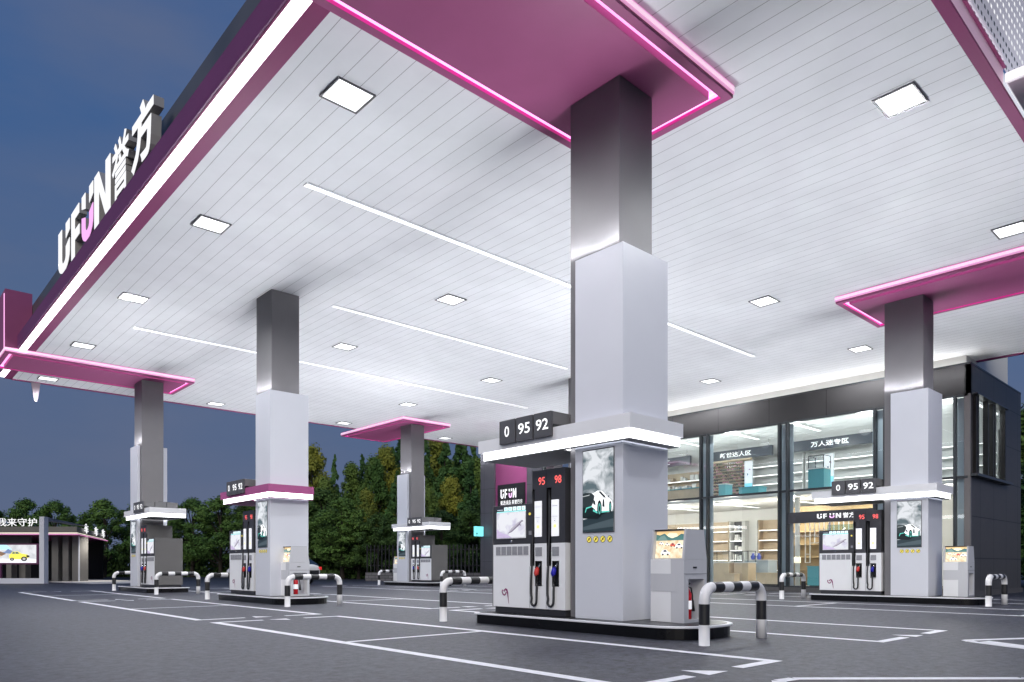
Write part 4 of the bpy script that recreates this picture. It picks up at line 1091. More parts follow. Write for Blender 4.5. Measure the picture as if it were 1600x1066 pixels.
# ---------------------------------------------------------------- shop furniture
def shelf_unit(y0, y1, z0, z1, nsh, label, back=WOOD, x=29.5, goods=True, depth=.4, boards=WOOD, led=True):
    t = thing('wall_shelf', (x, (y0 + y1) / 2, z0), label, 'shelf', 'shelves inside the shop')
    h = z1 - z0; yw = (y1 - y0) / 2
    b = MB(); b.box(-.04, 0, -yw, yw, 0, h, back); b.box(-depth, -.041, -yw, -yw + .04, 0, h, boards); b.box(-depth, -.041, yw - .04, yw, 0, h, boards); b.build('carcass', t, weld=False)
    b = MB(); l = MB()
    for k in range(nsh):
        z = .1 + (h - .15) * k / nsh
        b.box(-depth, -.042, -yw + .042, yw - .042, z, z + .035, boards)
        if led: l.box(-depth - .012, -depth - .001, -yw + .045, yw - .045, z, z + .032, SHELFLED)
    b.build('boards', t, weld=False)
    if led: l.build('shelf_lights', t, weld=False)
    if goods:
        g_ = MB(); rnd = random.Random(int(y0 * 100) + int(z0 * 10))
        for k in range(nsh):
            z = .1 + (h - .15) * k / nsh + .036; y = -yw + .07
            step = (h - .15) / nsh
            while y < yw - .25:
                wd = rnd.uniform(.08, .26)
                if rnd.random() < .72:
                    hh = rnd.uniform(.35, .8) * (step - .06)
                    c = rnd.choice([PAPERW, PAPERW, OFFW, OFFW, OFFW, PAPERW, mat('carton_brown', (.45, .36, .26), .6), mat('carton_grey', (.35, .37, .40), .5)])
                    g_.box(-depth + .08, -depth + .25, y, y + wd * .9, z, z + hh, c)
                y += wd + rnd.uniform(.0, .05)
        tag(g_.build('goods', t, weld=False), kind='stuff')
    return t
shelf_unit(17.35, 18.75, .17, 2.9, 6, 'light wood shelf with lit boards on the ground floor, left of the black display', goods=False)
shelf_unit(16.65, 17.3, .17, 2.9, 6, 'black backed display bay with lit shelves on the ground floor', back=BLACK, boards=OFFW)
shelf_unit(15.95, 16.6, .17, 2.9, 1, 'plain white display panel right of the black display bay', back=OFFW, boards=OFFW, goods=False)
shelf_unit(13.4, 15.9, .17, 2.9, 6, 'light wood shelf with lit boards left of the shop door', goods=False)
shelf_unit(18.8, 21.2, .17, 2.9, 6, 'light wood shelf behind the narrow post left of the middle window', goods=False)
shelf_unit(21.25, 23.9, .17, 2.9, 6, 'wide light wood shelf at the left end of the ground floor')
shelf_unit(10.2, 13.4, .17, 3.2, 6, 'tall oak shelf wall behind the shop door', back=WOODD, boards=WOODD, led=False, goods=False, x=27.2)
shelf_unit(18.4, 22.4, 3.53, 5.35, 4, 'light wood shelf on the upper floor at the left window')
shelf_unit(13.9, 16.3, 3.53, 5.6, 5, 'white lit shelf on the upper floor right of the bottle rack', back=OFFW, boards=OFFW, goods=False)
shelf_unit(10.8, 13.8, 3.53, 5.6, 5, 'white lit shelf wall on the upper floor at the right window', back=OFFW, boards=OFFW, goods=False)
shelf_unit(7.0, 10.7, 3.53, 5.6, 5, 'white lit shelf wall on the upper floor next to the corner', back=OFFW, boards=OFFW, goods=False)
# upper display wall with many bottles
t = thing('bottle_rack', (28.3, 16.75, 3.53), 'wooden rack with rows of red and dark bottles on the upper floor', 'bottle rack')
b = MB(); b.box(0, .1, -.95, .95, 0, 2.0, WOOD); b.build('back_panel', t)
b = MB()
for r_ in range(11):
    for k in range(17):
        c = [mat('bottle_dark', (.05, .05, .05), .2), mat('bottle_brown', (.16, .09, .06), .2), mat('bottle_green', (.08, .10, .07), .2), mat('bottle_rose', (.42, .20, .24), .3)][(k * 3 + r_ * 5 + (r_ * k) % 3) % 4]
        y = -.9 + k * .108; z = .45 + r_ * .135
        b.box(-.12, -.002, y, y + .055, z, z + .07, c)
tag(b.build('bottles', t, weld=False), kind='stuff')
b = MB()
for r_ in range(12): b.box(-.14, -.002, -.93, .93, .43 + r_ * .135, .44 + r_ * .135, WOOD)
b.build('rack_boards', t, weld=False)
# hanging dark sign bands on the upper floor
for y0, y1, s, l in ((18.9, 22.6, '一品汇', 'dark hanging sign band on the upper floor at the left window'), (14.9, 18.3, '新世达人区', 'dark hanging sign band above the bottle rack'), (10.4, 14.6, '万人迷专区', 'dark hanging sign band on the upper floor at the right window')):
    t = thing('hanging_sign', (28.4, (y0 + y1) / 2, 5.55), l, 'sign', 'dark sign bands hanging inside the shop')
    yw = (y1 - y0) / 2
    b = MB(); b.box(0, .12, -yw, yw, 0, .42, mat('sign_navy', (.035, .045, .06), .3)); b.build('band', t)
    b = MB(); put_text(b, s, -.75, .75, .10, .32, lambda u, v, w=0: (-.003 - w, -u, v), TXTW, bold=.02, w=.002); b.build('lettering', t, weld=False)
    b = MB()
    for q in (-yw + .2, yw - .2): b.tube([(.06, q, .42), (.06, q, .72)], .012, STEEL, 6)
    b.build('hanger', t)
def cabinet(name, x0, x1, y0, y1, z0, h, mt, top, label, glass=False, cat='counter'):
    t = thing(name, ((x0 + x1) / 2, (y0 + y1) / 2, z0), label, cat)
    dx, dy = (x1 - x0) / 2, (y1 - y0) / 2
    b = MB(); b.box(-dx, dx, -dy, dy, .06, h, mt); b.box(-dx + .05, dx - .05, -dy + .05, dy - .05, 0, .06, BLACK); b.build('cabinet_body', t, .006)
    b = MB(); b.box(-dx - .02, dx + .02, -dy - .02, dy + .02, h + .001, h + .035, top); b.build('counter_top', t)
    if glass:
        b = MB()
        for sx in (-dx, dx - .02):
            for sy in (-dy, dy - .02): b.box(sx, sx + .02, sy, sy + .02, h + .036, h + .45, MULL)
        b.box(-dx, dx, -dy, -dy + .02, h + .45, h + .47, MULL); b.box(-dx, dx, dy - .02, dy, h + .45, h + .47, MULL); b.box(-dx, -dx + .02, -dy + .021, dy - .021, h + .45, h + .47, MULL)
        b.build('glass_case_frame', t, weld=False)
        b = MB(); b.face([(-dx, -dy, h + .04), (-dx, dy, h + .04), (-dx, dy, h + .45), (-dx, -dy, h + .45)], GLASS); b.build('glass_case', t)
    return t
cabinet('display_counter', 25.2, 25.8, 15.0, 15.9, .165, .85, WOOD, OFFW, 'light wood counter with glass case behind the left ground floor window', True)
cabinet('display_counter', 25.4, 26.0, 14.3, 14.9, .165, .85, WOOD, OFFW, 'light wood counter with glass case near the black display', True)
cabinet('reception_desk', 26.2, 26.9, 13.9, 14.9, .165, .95, PALEGL, OFFW, 'pale glass fronted desk on the ground floor', cat='desk')
cabinet('storage_box', 24.9, 25.3, 14.6, 15.0, .165, .42, WOOD, WOOD, 'low wooden box before the black display', cat='box')
cabinet('storage_box', 25.3, 25.8, 13.0, 13.9, .165, .45, WOOD, WOOD, 'low wooden box before the glass fronted desk', cat='box')
cabinet('teal_counter', 24.6, 25.2, 10.9, 11.6, .165, .70, TEAL, TEAL, 'teal counter just inside the shop door')
cabinet('teal_counter', 24.55, 25.1, 11.0, 11.55, 3.53, .72, TEAL, OFFW, 'teal cabinet with glass case at the upper right window', True)
cabinet('teal_counter', 24.9, 25.5, 13.6, 14.4, 3.53, .32, TEAL, TEAL, 'low teal bench on the upper floor at the middle window')
cabinet('teal_counter', 24.7, 25.2, 14.85, 15.15, 3.53, .5, TEAL, OFFW, 'small teal cube on the upper floor below the bottle rack')
cabinet('display_counter', 24.7, 25.3, 15.9, 18.3, 3.53, .45, WOOD, TEAL, 'long wooden counter with a teal top at the upper left window')
for x, y, z, h, l in ((25.6, 14.4, 3.53, 1.45, 'tall white and blue display board beside the bottle rack'), (25.4, 11.2, 3.53, 1.35, 'tall white display board at the upper right window')):
    t = thing('display_board', (x, y, z), l, 'display board')
    b = MB(); b.box(0, .05, -.17, .17, .02, h, OFFW); b.box(-.1, .15, -.15, .15, 0, .02, OFFW); b.build('board', t)
    b = MB(); P = lambda u, v, w=0: (-.001 - w, -u, v)
    art(b, P, -.16, .05, .32, h - .08, [((.9, .93, .97), [(0, 0), (1, 0), (1, 1), (0, 1)]), ((.30, .72, .90), [(0, 0), (1, 0), (1, .38), (0, .38)]), ((.2, .2, .25), [(.3, .6), (.5, .6), (.5, .66), (.3, .66)]), ((.4, .3, .35), [(.5, .75), (.8, .74), (.8, .78), (.55, .8)])])
    b.build('board_print', t, weld=False)
for y, l in ((14.7, 'left blue vase on the lit counter'), (14.45, 'right blue vase on the lit counter')):
    t = MB(); t.tube([(0, 0, 0), (0, 0, .02), (0, 0, .12), (0, 0, .2), (0, 0, .26)], [.05, .07, .10, .05, .06], mat('blue_glaze', (.04, .06, .28), .2), 12)
    o = t.build('vase'); o.location = (26.5, y, 1.151); tag(o, l, 'vase', 'blue vases in the shop')
# lattice screen behind the door
t = thing('lattice_screen', (25.4, 10.75, .165), 'white geometric lattice screen hanging behind the shop door', 'lattice')
b = MB(); LM = mat('lattice_white', (.8, .8, .76), .4)
def lb(ya, yb, za, zb, i=0): b.box(-.02 + i * .001, .02 + i * .001, ya, yb, za, zb, LM)
rnd = random.Random(3)
xs = [1.3 - .17 * i for i in range(16)]
bot = [.85, .85, 1.55, 1.55, 1.55, 1.35, 1.35, 1.6, 1.6, 1.7, 1.75, 1.75, 1.85, 1.9, 1.9, 1.95]
for i, y in enumerate(xs): lb(y - .012, y + .012, bot[i], 2.3, i % 2)
for i in range(len(xs) - 1):
    zz = min(bot[i], bot[i + 1])
    lo = max(bot[i], bot[i + 1])
    lb(xs[i + 1] + .013, xs[i] - .013, lo, lo + .024, 2)
    for z in (1.15, 1.5, 1.78, 2.02):
        if z > lo + .05 and rnd.random() < .5: lb(xs[i + 1] + .013, xs[i] - .013, z, z + .024, 2)
b.build('lattice_bars', t, weld=False)
b = MB(); b.box(-.03, .03, -1.4, 1.4, 2.301, 2.34, LM); b.build('top_rail', t)
t = thing('round_column', (25.0, 12.15, .165), 'white round column inside the shop by the door', 'column')
b = MB(); b.tube([(0, 0, 0), (0, 0, 3.2)], .09, OFFW, 20); b.build('shaft', t)
b = MB(); b.tube([(0, 0, .85), (0, 0, 1.05)], .115, artcol((.95, .85, .6), 1.2), 20); b.build('notice_wrap', t)

# teal lit box sign at the left end of the shop
t = thing('projecting_sign', (BX - .02, BY1 - .1, 2.43), 'small glowing turquoise box sign on the left end of the shop', 'sign')
b = MB(); b.box(-.62, -.10, -.16, .0, 0, .50, emis('turquoise_box', (.22, .82, .88), .85)); b.build('light_box', t, .01)
b = MB(); b.box(-.10, .0, -.12, -.04, .2, .3, MULL); b.build('arm', t)
b = MB(); put_text(b, 'H', -.60, -.48, .05, .20, lambda u, v, w=0: (u, -.161 - w, v), BLACK, bold=.03, w=.002); b.build('mark', t)

# ================================================================== far left wash building
S, Cc = math.sin(HEAD), math.cos(HEAD)
def W(r, d, z=0): return (S * d + Cc * r, Cc * d - S * r, z)
wb = thing('wash_building', (0, 0, 0), 'low dark wash building with a pink trimmed roof at the far left', 'building', rz=-HEAD)
FRW = mat('white_frame', (.62, .64, .72), .4); WGREY = mat('wash_grey', (.17, .165, .16), .5, 0, .08, 2)
b = MB()
roof = [(-46, 41), (-24.7, 41), (-29.0, 51.5), (-46, 51.5)]
b.prism(roof, 2.80, 3.14, mat('wash_roof', (.15, .145, .13), .5, 0, .08, 1)); b.build('roof', wb)
b = MB(); b.prism([(-46, 40.95), (-24.62, 40.95), (-28.9, 51.6), (-46, 51.6)], 2.66, 2.745, PINK); b.build('roof_trim', wb)
b = MB(); b.prism([(-46, 40.99), (-24.66, 40.99), (-28.98, 51.55), (-46, 51.55)], 2.747, 2.797, emis('warm_edge_light', (.95, .85, .68), .9)); b.build('edge_light', wb)
b = MB(); b.prism([(-46, 40.93), (-24.60, 40.93), (-28.87, 51.62), (-46, 51.62)], 2.69, 2.705, LEDPALE); b.build('trim_light', wb)
b = MB()
for px0, px1 in ((81, 91), (98, 107), (113, 122.5)):
    d = 42.6; b.box((px0 - 800) / 1128 * d, (px1 - 800) / 1128 * d, d, d + 1.0, 0, 2.655, WGREY)
b.box(-46, (47 - 800) / 1128 * 42.6, 42.6, 42.8, 1.9, 2.655, WGREY)
b.box((-60 - 800) / 1128 * 42.6, (0 - 800) / 1128 * 42.6, 42.6, 42.8, 0, 1.9, WGREY)
b.box((10 - 800) / 1128 * 42.9, (18 - 800) / 1128 * 42.9, 42.9, 43.4, 0, 1.9, WGREY)
b.box((30 - 800) / 1128 * 43.5, (40 - 800) / 1128 * 43.5, 43.5, 44, 0, 1.9, WGREY)
b.build('wall_fins', wb, weld=False)
b = MB(); b.box(-46, -28.6, 50.5, 50.6, 0, 2.65, BLACK); b.build('back_wall', wb)
b = MB(); b.box((123 - 800) / 1128 * 42.6, (124.3 - 800) / 1128 * 42.6, 42.55, 42.65, 0, 2.655, FRW); b.build('corner_post', wb)
b = MB()
for k, (xa) in enumerate((-33.6, -32.2)):
    b.prism([(xa, .0), (xa + .5, .0), (xa + .1, 1.0), (xa - .4, 1.0)], 43.9, 44.0, mat('wash_pink', (.22, .04, .11), .5), 'XZ')
    b.prism([(xa - .25, .0), (xa + .0, .0), (xa - .42, .9)], 43.8, 43.85, WHITE, 'XZ')
b.build('slanted_panels', wb)
b = MB(); put_text(b, '我来守护', -29.25, -26.98, 3.16, 3.62, lambda u, v, w=0: (u, 41.05 - w, v), TXTW, bold=0, w=.03, depth=.02); b.build('roof_lettering', wb, weld=False)
for k, f in enumerate((.22, .56, .84)):
    b = MB(); x, y = -24.7 + (-29.0 + 24.7) * f, 41 + 10.5 * f
    dx, dy = -4.3 / 11.35, 10.5 / 11.35
    Pq = lambda u, v, w=0: (x + dx * u + .05 + dy * w, y + dy * u - dx * w, v)
    put_text(b, '车', -.62, .62, 2.86, 3.42, Pq, TXTW, bold=.02, w=.04, depth=.05); b.build('side_lettering', wb, weld=False)
ld = bpy.data.lights.new('eaves_lamp', 'SPOT'); ld.energy = 260; ld.spot_size = R(150); ld.spot_blend = .8; ld.shadow_soft_size = .5; ld.color = (1, .93, .82)
lo_ = bpy.data.objects.new('eaves_lamp', ld); COL.objects.link(lo_); lo_.parent = wb; lo_.location = (-24.9, 43.5, 2.62); lo_.rotation_euler = (0, R(12), 0)
# white portal frame in front
pf = thing('portal_frame', (0, 0, 0), 'white square portal frame standing before the wash building', 'frame', rz=-HEAD)
b = MB(); xr0, xr1 = (61.5 - 800) / 1128 * 37, (69 - 800) / 1128 * 37
b.box(xr0, xr1, 37, 37.35, 0, 3.43, FRW); b.box(-40, xr0 - .002, 37, 37.35, 0, .27, FRW); b.build('frame_members', pf)
b = MB(); n0 = (xr0, 37.36); 
b.prism([(37.36, 3.40), (41.0, 3.16), (41.0, 3.145), (37.36, 3.22)], xr0 + .02, xr1 - .02, mat('frame_brace', (.16, .18, .24), .4), 'YZ'); b.build('brace', pf)
b = MB(); b.face([(xr1, 37.3, 3.42), (xr1, 37.3, 3.25), (-24.7, 41, 3.145), (-24.7, 41, 3.16)], mat('frame_brace', (.16, .18, .24), .4)); b.build('roof_link', pf)
# billboard
bb_ = thing('billboard', (0, 0, 0), 'purple framed billboard showing a yellow off road car', 'billboard', rz=-HEAD)
d = 38.5; L = lambda px: (px - 800) / 1128 * d
b = MB(); b.box(L(-40), L(60.3), d, d + .12, .99, 2.10, mat('billboard_purple', (.12, .025, .09), .4)); b.box(L(-2), L(2), d, d + .1, 0, .989, mat('billboard_purple', (.12, .025, .09), .4)); b.box(L(-38), L(-34), d, d + .1, 0, .989, mat('billboard_purple', (.12, .025, .09), .4)); b.build('board_frame', bb_)
b = MB(); ww = L(57) - L(-37)
art(b, lambda u, v, w=0: (u, d - .002 - w, v), L(-37), 1.07, ww, .96, [
    (SNOW, [(0, 0), (1, 0), (1, 1), (0, 1)]), ((.45, .75, .92), [(0, .7), (.6, .74), (.5, 1), (0, 1)]), ((.16, .22, .38), [(.38, .55), (.48, .62), (.53, .78), (.6, .66), (.66, .6), (.66, .5)]),
    ((.20, .12, .08), [(0, .45), (0, .85), (.2, .75), (.42, .62), (.5, .5), (.4, .35)]), ((.55, .38, .25), [(0, .3), (0, .6), (.3, .5), (.45, .38), (.3, .3)]),
    ((.80, .82, .86), [(.3, 0), (1, 0), (1, .2), (.8, .26), (.55, .2), (.4, .22)]),
    ((.80, .72, .10), [(.55, .26), (.55, .45), (.58, .50), (.60, .62), (.70, .63), (.75, .52), (.86, .46), (.88, .30), (.80, .2), (.6, .2)]),
    ((.04, .10, .14), [(.60, .50), (.61, .60), (.645, .60), (.645, .50)]), ((.04, .10, .14), [(.655, .50), (.655, .60), (.695, .60), (.725, .51)]),
    ((.01, .01, .01), ell(.60, .2, .035, .085)), ((.35, .35, .36), ell(.60, .2, .018, .045)), ((.01, .01, .01), ell(.80, .22, .05, .13)), ((.45, .45, .46), ell(.80, .22, .026, .07)),
    ((.02, .02, .02), [(.84, .30), (.89, .32), (.89, .40), (.84, .44)])])
b.build('board_picture', bb_, weld=False)
# pale apron, the wash building's light spill put into its colour
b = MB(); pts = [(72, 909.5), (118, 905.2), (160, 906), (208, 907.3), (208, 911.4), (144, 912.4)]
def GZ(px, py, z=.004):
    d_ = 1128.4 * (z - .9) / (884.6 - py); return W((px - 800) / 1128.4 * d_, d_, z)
b.face([GZ(*p_) for p_ in pts], SPILL); tag(b.build('light_spill', weld=False), kind='structure', label='pale apron with painted light spill beside the wash building', cat='light_spill')

# ================================================================== fence
A_, B_ = Vector((22.8, 37.9, 0)), Vector((29.2, 28.9, 0))
fl = (B_ - A_).length; ang = math.atan2(B_.y - A_.y, B_.x - A_.x)
fn = thing('fence', tuple(A_), 'black metal railing on a grey brick base behind the farthest island', 'fence', rz=ang)
def brick():
    m = bpy.data.materials.new('grey_brick'); m.use_nodes = True; t = m.node_tree; bb = t.nodes['Principled BSDF']
    tcn = t.nodes.new('ShaderNodeTexCoord'); mpn = t.nodes.new('ShaderNodeMapping'); mpn.inputs['Rotation'].default_value = (R(90), 0, 0)
    br = t.nodes.new('ShaderNodeTexBrick'); br.inputs['Scale'].default_value = 1; br.inputs['Brick Width'].default_value = .42; br.inputs['Row Height'].default_value = .17
    br.inputs['Mortar Size'].default_value = .012; br.inputs['Color1'].default_value = (.13, .125, .13, 1); br.inputs['Color2'].default_value = (.18, .17, .175, 1); br.inputs['Mortar'].default_value = (.03, .03, .03, 1)
    t.links.new(tcn.outputs['Object'], mpn.inputs[0]); t.links.new(mpn.outputs[0], br.inputs['Vector']); t.links.new(br.outputs[0], bb.inputs['Base Color']); bb.inputs['Roughness'].default_value = .8
    return m
b = MB(); b.box(0, fl, 0, .3, 0, .52, brick()); b.build('brick_base', fn)
b = MB(); RM = mat('railing_black', (.012, .012, .013), .4)
k = 0.03
while k < fl - .05:
    b.box(k, k + .07, .12, .17, .521, 2.15, RM); k += .235
b.build('railing_bars', fn, weld=False)
b = MB(); b.box(0, fl, .171, .20, .9, .95, RM); b.box(0, fl, .171, .20, 1.85, 1.9, RM); b.build('railing_rails', fn)

# ================================================================== white car behind the second island
def make_car():
    ca = thing('parked_car', (0, 0, 0), 'white car parked behind the kiosk of the pink banded island', 'car')
    CARW = mat('car_white', (.72, .72, .72), .2, 0, .0, coat=.6); CGL = mat('car_glass', (.01, .012, .014), .05)
    st = [(-2.15, .42, .70, .55), (-2.05, .30, .86, .80), (-1.5, .26, .95, .86), (0, .24, .98, .88), (1.2, .26, 1.0, .88), (1.9, .30, 1.02, .84), (2.08, .36, .98, .74), (2.15, .45, .85, .6)]
    b = MB(); rings = []
    for x, z0, z1, hw in st:
        rings.append([(x, -hw * .9, z0), (x, -hw, z0 + .18), (x, -hw * .99, z0 + (z1 - z0) * .65), (x, -hw * .86, z1), (x, hw * .86, z1), (x, hw * .99, z0 + (z1 - z0) * .65), (x, hw, z0 + .18), (x, hw * .9, z0)])
    vs = [p for r in rings for p in r]; n = 8
    fs = [(i * n + j, i * n + (j + 1) % n, (i + 1) * n + (j + 1) % n, (i + 1) * n + j) for i in range(len(rings) - 1) for j in range(n)] + [tuple(range(n)), tuple(range((len(rings) - 1) * n, len(rings) * n))]
    b.grid(vs, fs, CARW, True); o = b.build('body', ca); sub = o.modifiers.new('s', 'SUBSURF'); sub.levels = 1; sub.render_levels = 2
    b = MB(); pr = [(-1.05, .93), (-.35, 1.42), (.3, 1.48), (1.3, 1.42), (2.0, .95)]
    vs = [(x, -.74 if z < 1.2 else -.6, z) for x, z in pr] + [(x, .74 if z < 1.2 else .6, z) for x, z in pr]
    b.grid(vs, [tuple(range(5)), tuple(range(5, 10)), (0, 1, 6, 5), (3, 4, 9, 8), (0, 4, 9, 5)], CGL); b.grid(vs, [(1, 2, 7, 6), (2, 3, 8, 7)], CARW)
    b.build('cabin', ca)
    b = MB(); b.box(1.92, 2.12, .50, .80, .72, .86, emis('tail_red', (.8, .03, .03), .5)); b.box(1.92, 2.12, -.80, -.50, .72, .86, emis('tail_red', (.8, .03, .03), .5)); b.build('tail_lights', ca)
    b = MB(); b.box(2.05, 2.17, -.45, .45, .50, .70, BLACK); b.build('rear_panel', ca)
    for x in (-1.35, 1.35):
        for y in (-.80, .80):
            b = MB(); b.tube([(x, y - .11, .33), (x, y + .11, .33)], .33, BLACK, 24); wh = b.build('wheel', ca)
            b = MB(); b.tube([(x, y - .115, .33), (x, y + .115, .33)], .20, STEEL, 16); b.build('rim', wh)
    return ca
ca = make_car(); x_, y_, _z = W((427 - 800) / 1128 * 34.5, 34.5); ca.location = (x_, y_, 0); ca.rotation_euler = (0, 0, -HEAD + R(-14))

# ================================================================== trees
def leafmat(name, c0, c1):
    m = bpy.data.materials.new(name); m.use_nodes = True; t = m.node_tree; bb = t.nodes['Principled BSDF']
    tcn = t.nodes.new('ShaderNodeTexCoord'); oi = t.nodes.new('ShaderNodeObjectInfo')
    ad = t.nodes.new('ShaderNodeVectorMath'); ad.operation = 'ADD'; t.links.new(tcn.outputs['Object'], ad.inputs[0]); t.links.new(oi.outputs['Location'], ad.inputs[1])
    n = t.nodes.new('ShaderNodeTexNoise'); n.inputs['Scale'].default_value = .9; n.inputs['Detail'].default_value = 6; n.inputs['Roughness'].default_value = .75; t.links.new(ad.outputs[0], n.inputs['Vector'])
    r = t.nodes.new('ShaderNodeValToRGB'); r.color_ramp.elements[0].position = .38; r.color_ramp.elements[1].position = .62
    r.color_ramp.elements[0].color = (*c0, 1); r.color_ramp.elements[1].color = (*c1, 1); t.links.new(n.outputs[0], r.inputs[0])
    t.links.new(r.outputs[0], bb.inputs['Base Color']); bb.inputs['Roughness'].default_value = .6
    bb.inputs['Specular IOR Level'].default_value = .2
    return m
BARK = mat('bark', (.035, .028, .022), .9, 0, .3, 6)
LM_ = {'broad': leafmat('broad_leaf', (.06, .135, .035), (.15, .26, .06)), 'cone': leafmat('conifer_leaf', (.04, .10, .035), (.10, .20, .055)),
       'yellow': leafmat('autumn_leaf', (.09, .15, .035), (.33, .33, .05)), 'mid': leafmat('mid_leaf', (.07, .145, .035), (.19, .27, .06)), 'dim': leafmat('dark_leaf', (.045, .09, .028), (.10, .18, .045))}
def make_tree(kind, seed, nleaf):
    rnd = random.Random(seed)
    t = bpy.data.objects.new('tree', None); COL.objects.link(t)
    tr = MB(); tr.tube([(0, 0, -.02), (.01, 0, .2), (.02, .01, .45), (0, 0, .8)], [.022, .017, .012, .004], BARK, 8)
    clumps = []
    if kind == 'cone':
        for i in range(46):
            h = .10 + .90 * (i / 46); rr = (1 - h) * .22 + .006
            for q in range(max(2, int(7 * (1 - h) + 2))):
                a = rnd.uniform(0, 6.283); r_ = rr * rnd.uniform(.55, 1.08)
                clumps.append((r_ * math.cos(a), r_ * math.sin(a), h - .03 * rnd.random(), .010 + .055 * (1 - h)))
    else:
        base, wid = (.22, .34) if kind in ('broad', 'dim') else (.14, .27)
        for i in range(95):
            z = rnd.uniform(0, 1); prof = math.sin(math.pi * min(1, z ** .75 * .94 + .07)) ** .6 if kind in ('broad', 'dim') else (1 - z) ** .55 * (min(1, z * 6)) ** .5
            a = rnd.uniform(0, 6.283); r_ = wid * prof * math.sqrt(rnd.uniform(.12, 1)) * rnd.uniform(.85, 1.12)
            x_, y_, z_ = r_ * math.cos(a), r_ * math.sin(a), base + (1 - base) * z * .97
            clumps.append((x_, y_, z_, rnd.uniform(.04, .075)))
            if i % 7 == 0: tr.tube([(0, 0, max(.15, z_ - .28)), (x_ * .5, y_ * .5, z_ - .1), (x_, y_, z_)], [.008, .005, .002], BARK, 5)
    tr.build('trunk', t, weld=False)
    vs = []; fs = []
    for i in range(nleaf):
        cx, cy, cz, cr = clumps[i % len(clumps)]
        v = Vector((rnd.gauss(0, 1), rnd.gauss(0, 1), rnd.gauss(0, .75))); v = v.normalized() * cr * rnd.uniform(.3, 1.15)
        p = Vector((cx, cy, cz)) + v
        n_ = (v.normalized() + Vector((rnd.uniform(-.8, .8), rnd.uniform(-.8, .8), rnd.uniform(-.2, 1)))).normalized()
        a_ = n_.orthogonal().normalized(); b_ = n_.cross(a_); th = rnd.uniform(0, 6.28)
        u_ = (a_ * math.cos(th) + b_ * math.sin(th)); w_ = n_.cross(u_)
        s = rnd.uniform(.006, .0125); k = len(vs)
        vs += [p - u_ * s * 1.5, p + w_ * s * .7, p + u_ * s * 1.5, p - w_ * s * .7]; fs.append((k, k + 1, k + 2, k + 3))
    me = bpy.data.meshes.new('crown'); me.from_pydata([tuple(v) for v in vs], [], fs); me.materials.append(LM_[kind])
    o = bpy.data.objects.new('crown', me); COL.objects.link(o); o.parent = t
    return t
protos = {k: [make_tree(k, 11 + i * 7, 15000) for i in range(2)] for k in ('broad', 'cone', 'yellow', 'mid', 'dim')}
used = set()
words = {'broad': 'leafy dark green tree', 'cone': 'narrow dark evergreen tree', 'yellow': 'yellowing tree', 'mid': 'mid green tree', 'dim': 'dim dark bushy tree'}
# (pixel column, depth, kind, height, spread)
TR = [(-20, 60, 'broad', 6.0, 1.1), (42, 62, 'broad', 6.6, 1.05), (85, 60, 'broad', 6.3, 1.15), (163, 57, 'broad', 6.1, 1.35), (212, 62, 'dim', 6.2, 1.2), (262, 62, 'dim', 6.0, 1.3), (300, 60, 'broad', 6.5, 1.25), (345, 58, 'broad', 6.4, 1.3), (392, 60, 'dim', 6.4, 1.3),
      (430, 60, 'broad', 6.5, 1.2), (130, 70, 'dim', 5.2, 1.5), (20, 70, 'dim', 5.0, 1.5),
      (488, 60, 'yellow', 10.9, .85), (508, 57, 'mid', 8.2, .8), (523, 58, 'cone', 9.4, .55), (505, 54, 'dim', 6.6, 1.4), (535, 50, 'broad', 5.9, 1.4), (549, 60, 'mid', 9.9, .8), (566, 62, 'cone', 10.0, .7), (584, 58, 'mid', 10.2, .75), (572, 54, 'yellow', 6.6, .8), (602, 60, 'yellow', 10.9, .7),
      (614, 62, 'cone', 10.6, .8), (630, 64, 'cone', 12.9, .9), (650, 60, 'mid', 10.2, 1.0), (664, 62, 'cone', 11.4, .8), (681, 66, 'yellow', 13.2, .75), (695, 60, 'cone', 11.3, .85), (709, 63, 'mid', 10.6, .8), (722, 62, 'cone', 12.6, .85), (738, 62, 'cone', 11.2, .8), (752, 62, 'mid', 10.8, .9), (768, 60, 'mid', 11.0, 1.0),
      (705, 54, 'yellow', 7.6, .85), (735, 52, 'cone', 8.0, 1.0), (668, 52, 'mid', 6.9, .9), (620, 52, 'cone', 7.4, 1.1), (480, 52, 'dim', 5.6, 1.3), (645, 50, 'dim', 5.2, 1.3), (690, 48, 'dim', 4.6, 1.3), (735, 48, 'dim', 4.6, 1.3), (590, 49, 'dim', 4.4, 1.2), (770, 50, 'dim', 6, 1.3), (560, 50, 'dim', 4.2, 1.3),
      (1612, 38, 'mid', 9.8, 1.0), (1622, 34, 'dim', 6.0, 1.2), (1640, 30, 'cone', 7.0, 1.2)]
cnt = 0
TRS = sorted(enumerate(TR), key=lambda a: a[1][0])
nth = {}
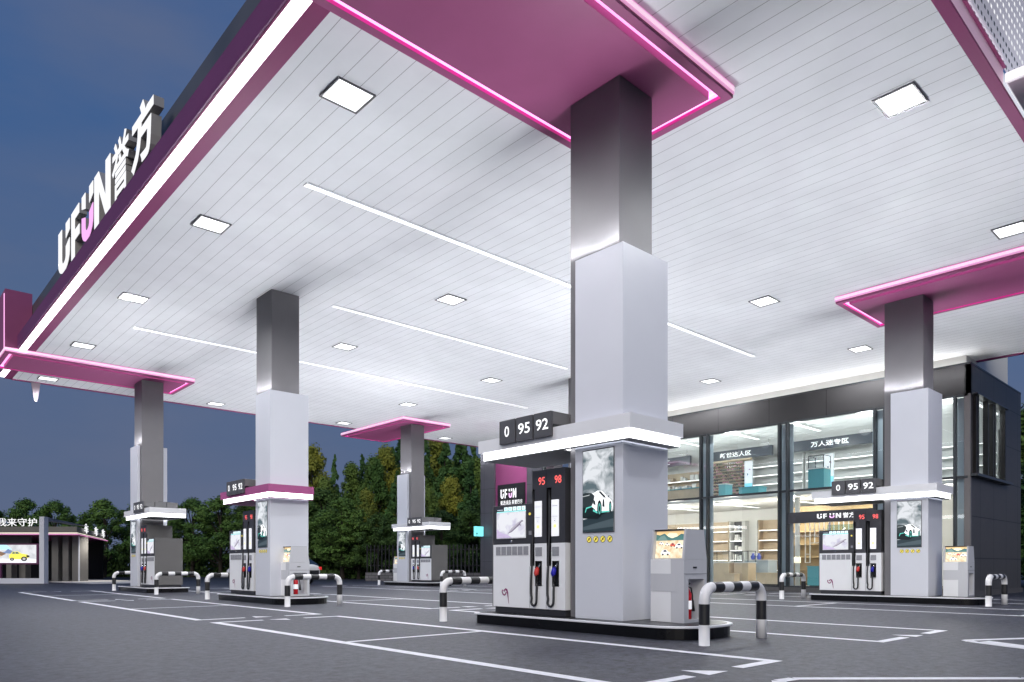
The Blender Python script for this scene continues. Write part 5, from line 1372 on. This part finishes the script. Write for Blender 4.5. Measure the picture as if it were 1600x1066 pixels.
names = ['first', 'second', 'third', 'fourth', 'fifth', 'sixth', 'seventh', 'eighth', 'ninth', 'tenth', 'eleventh', 'twelfth', 'thirteenth', 'fourteenth', 'fifteenth', 'sixteenth', 'seventeenth']
rnd = random.Random(5)
for _, (px, d_, kind, h, sp) in TRS:
    k = nth.get(kind, 0); nth[kind] = k + 1
    pr = protos[kind][k % 2]
    key = (kind, k % 2)
    t = pr if key not in used else copy_tree(pr)
    used.add(key)
    if px > 450: h *= 1.06 if kind == 'cone' else (.95 if kind in ('mid', 'broad') else 1)
    x_, y_, _z = W((px - 800) / 1128 * d_, d_)
    t.location = (x_, y_, 0); t.scale = (h * sp, h * sp, h); t.rotation_euler = (0, 0, rnd.uniform(0, 6.28))
    side = 'behind the wash building' if px < 130 else 'behind the left islands' if px < 450 else 'in the wood' if px < 1000 else 'beside the shop wall'
    tag(t, f'{names[k]} {words[kind]} from the left, {side}', 'tree', 'trees round the forecourt')
# dark undergrowth behind the trunks
b = MB(); rnd = random.Random(9); vs = []; fs = []
for i in range(26000):
    px = rnd.uniform(100, 790); d_ = rnd.uniform(60, 68) if px < 450 else rnd.uniform(50, 60)
    z = rnd.uniform(0, 1) ** 1.3 * (3.0 if px < 450 else 4.2) * (.75 + .35 * noise.noise(Vector((px * .02, d_ * .1, 0))))
    p = Vector(W((px - 800) / 1128 * d_, d_, z)); a_ = Vector((rnd.uniform(-1, 1), rnd.uniform(-1, 1), rnd.uniform(-1, 1))).normalized(); u_ = a_.orthogonal().normalized(); s = rnd.uniform(.10, .22); k = len(vs); w_ = a_.cross(u_)
    vs += [p - u_ * s, p + w_ * s * .6, p + u_ * s, p - w_ * s * .6]; fs.append((k, k + 1, k + 2, k + 3))
me = bpy.data.meshes.new('undergrowth'); me.from_pydata([tuple(v) for v in vs], [], fs); me.materials.append(LM_['dim'])
o = bpy.data.objects.new('undergrowth', me); COL.objects.link(o); tag(o, 'dark shrubs filling the gaps between the tree trunks', 'undergrowth', kind='stuff')
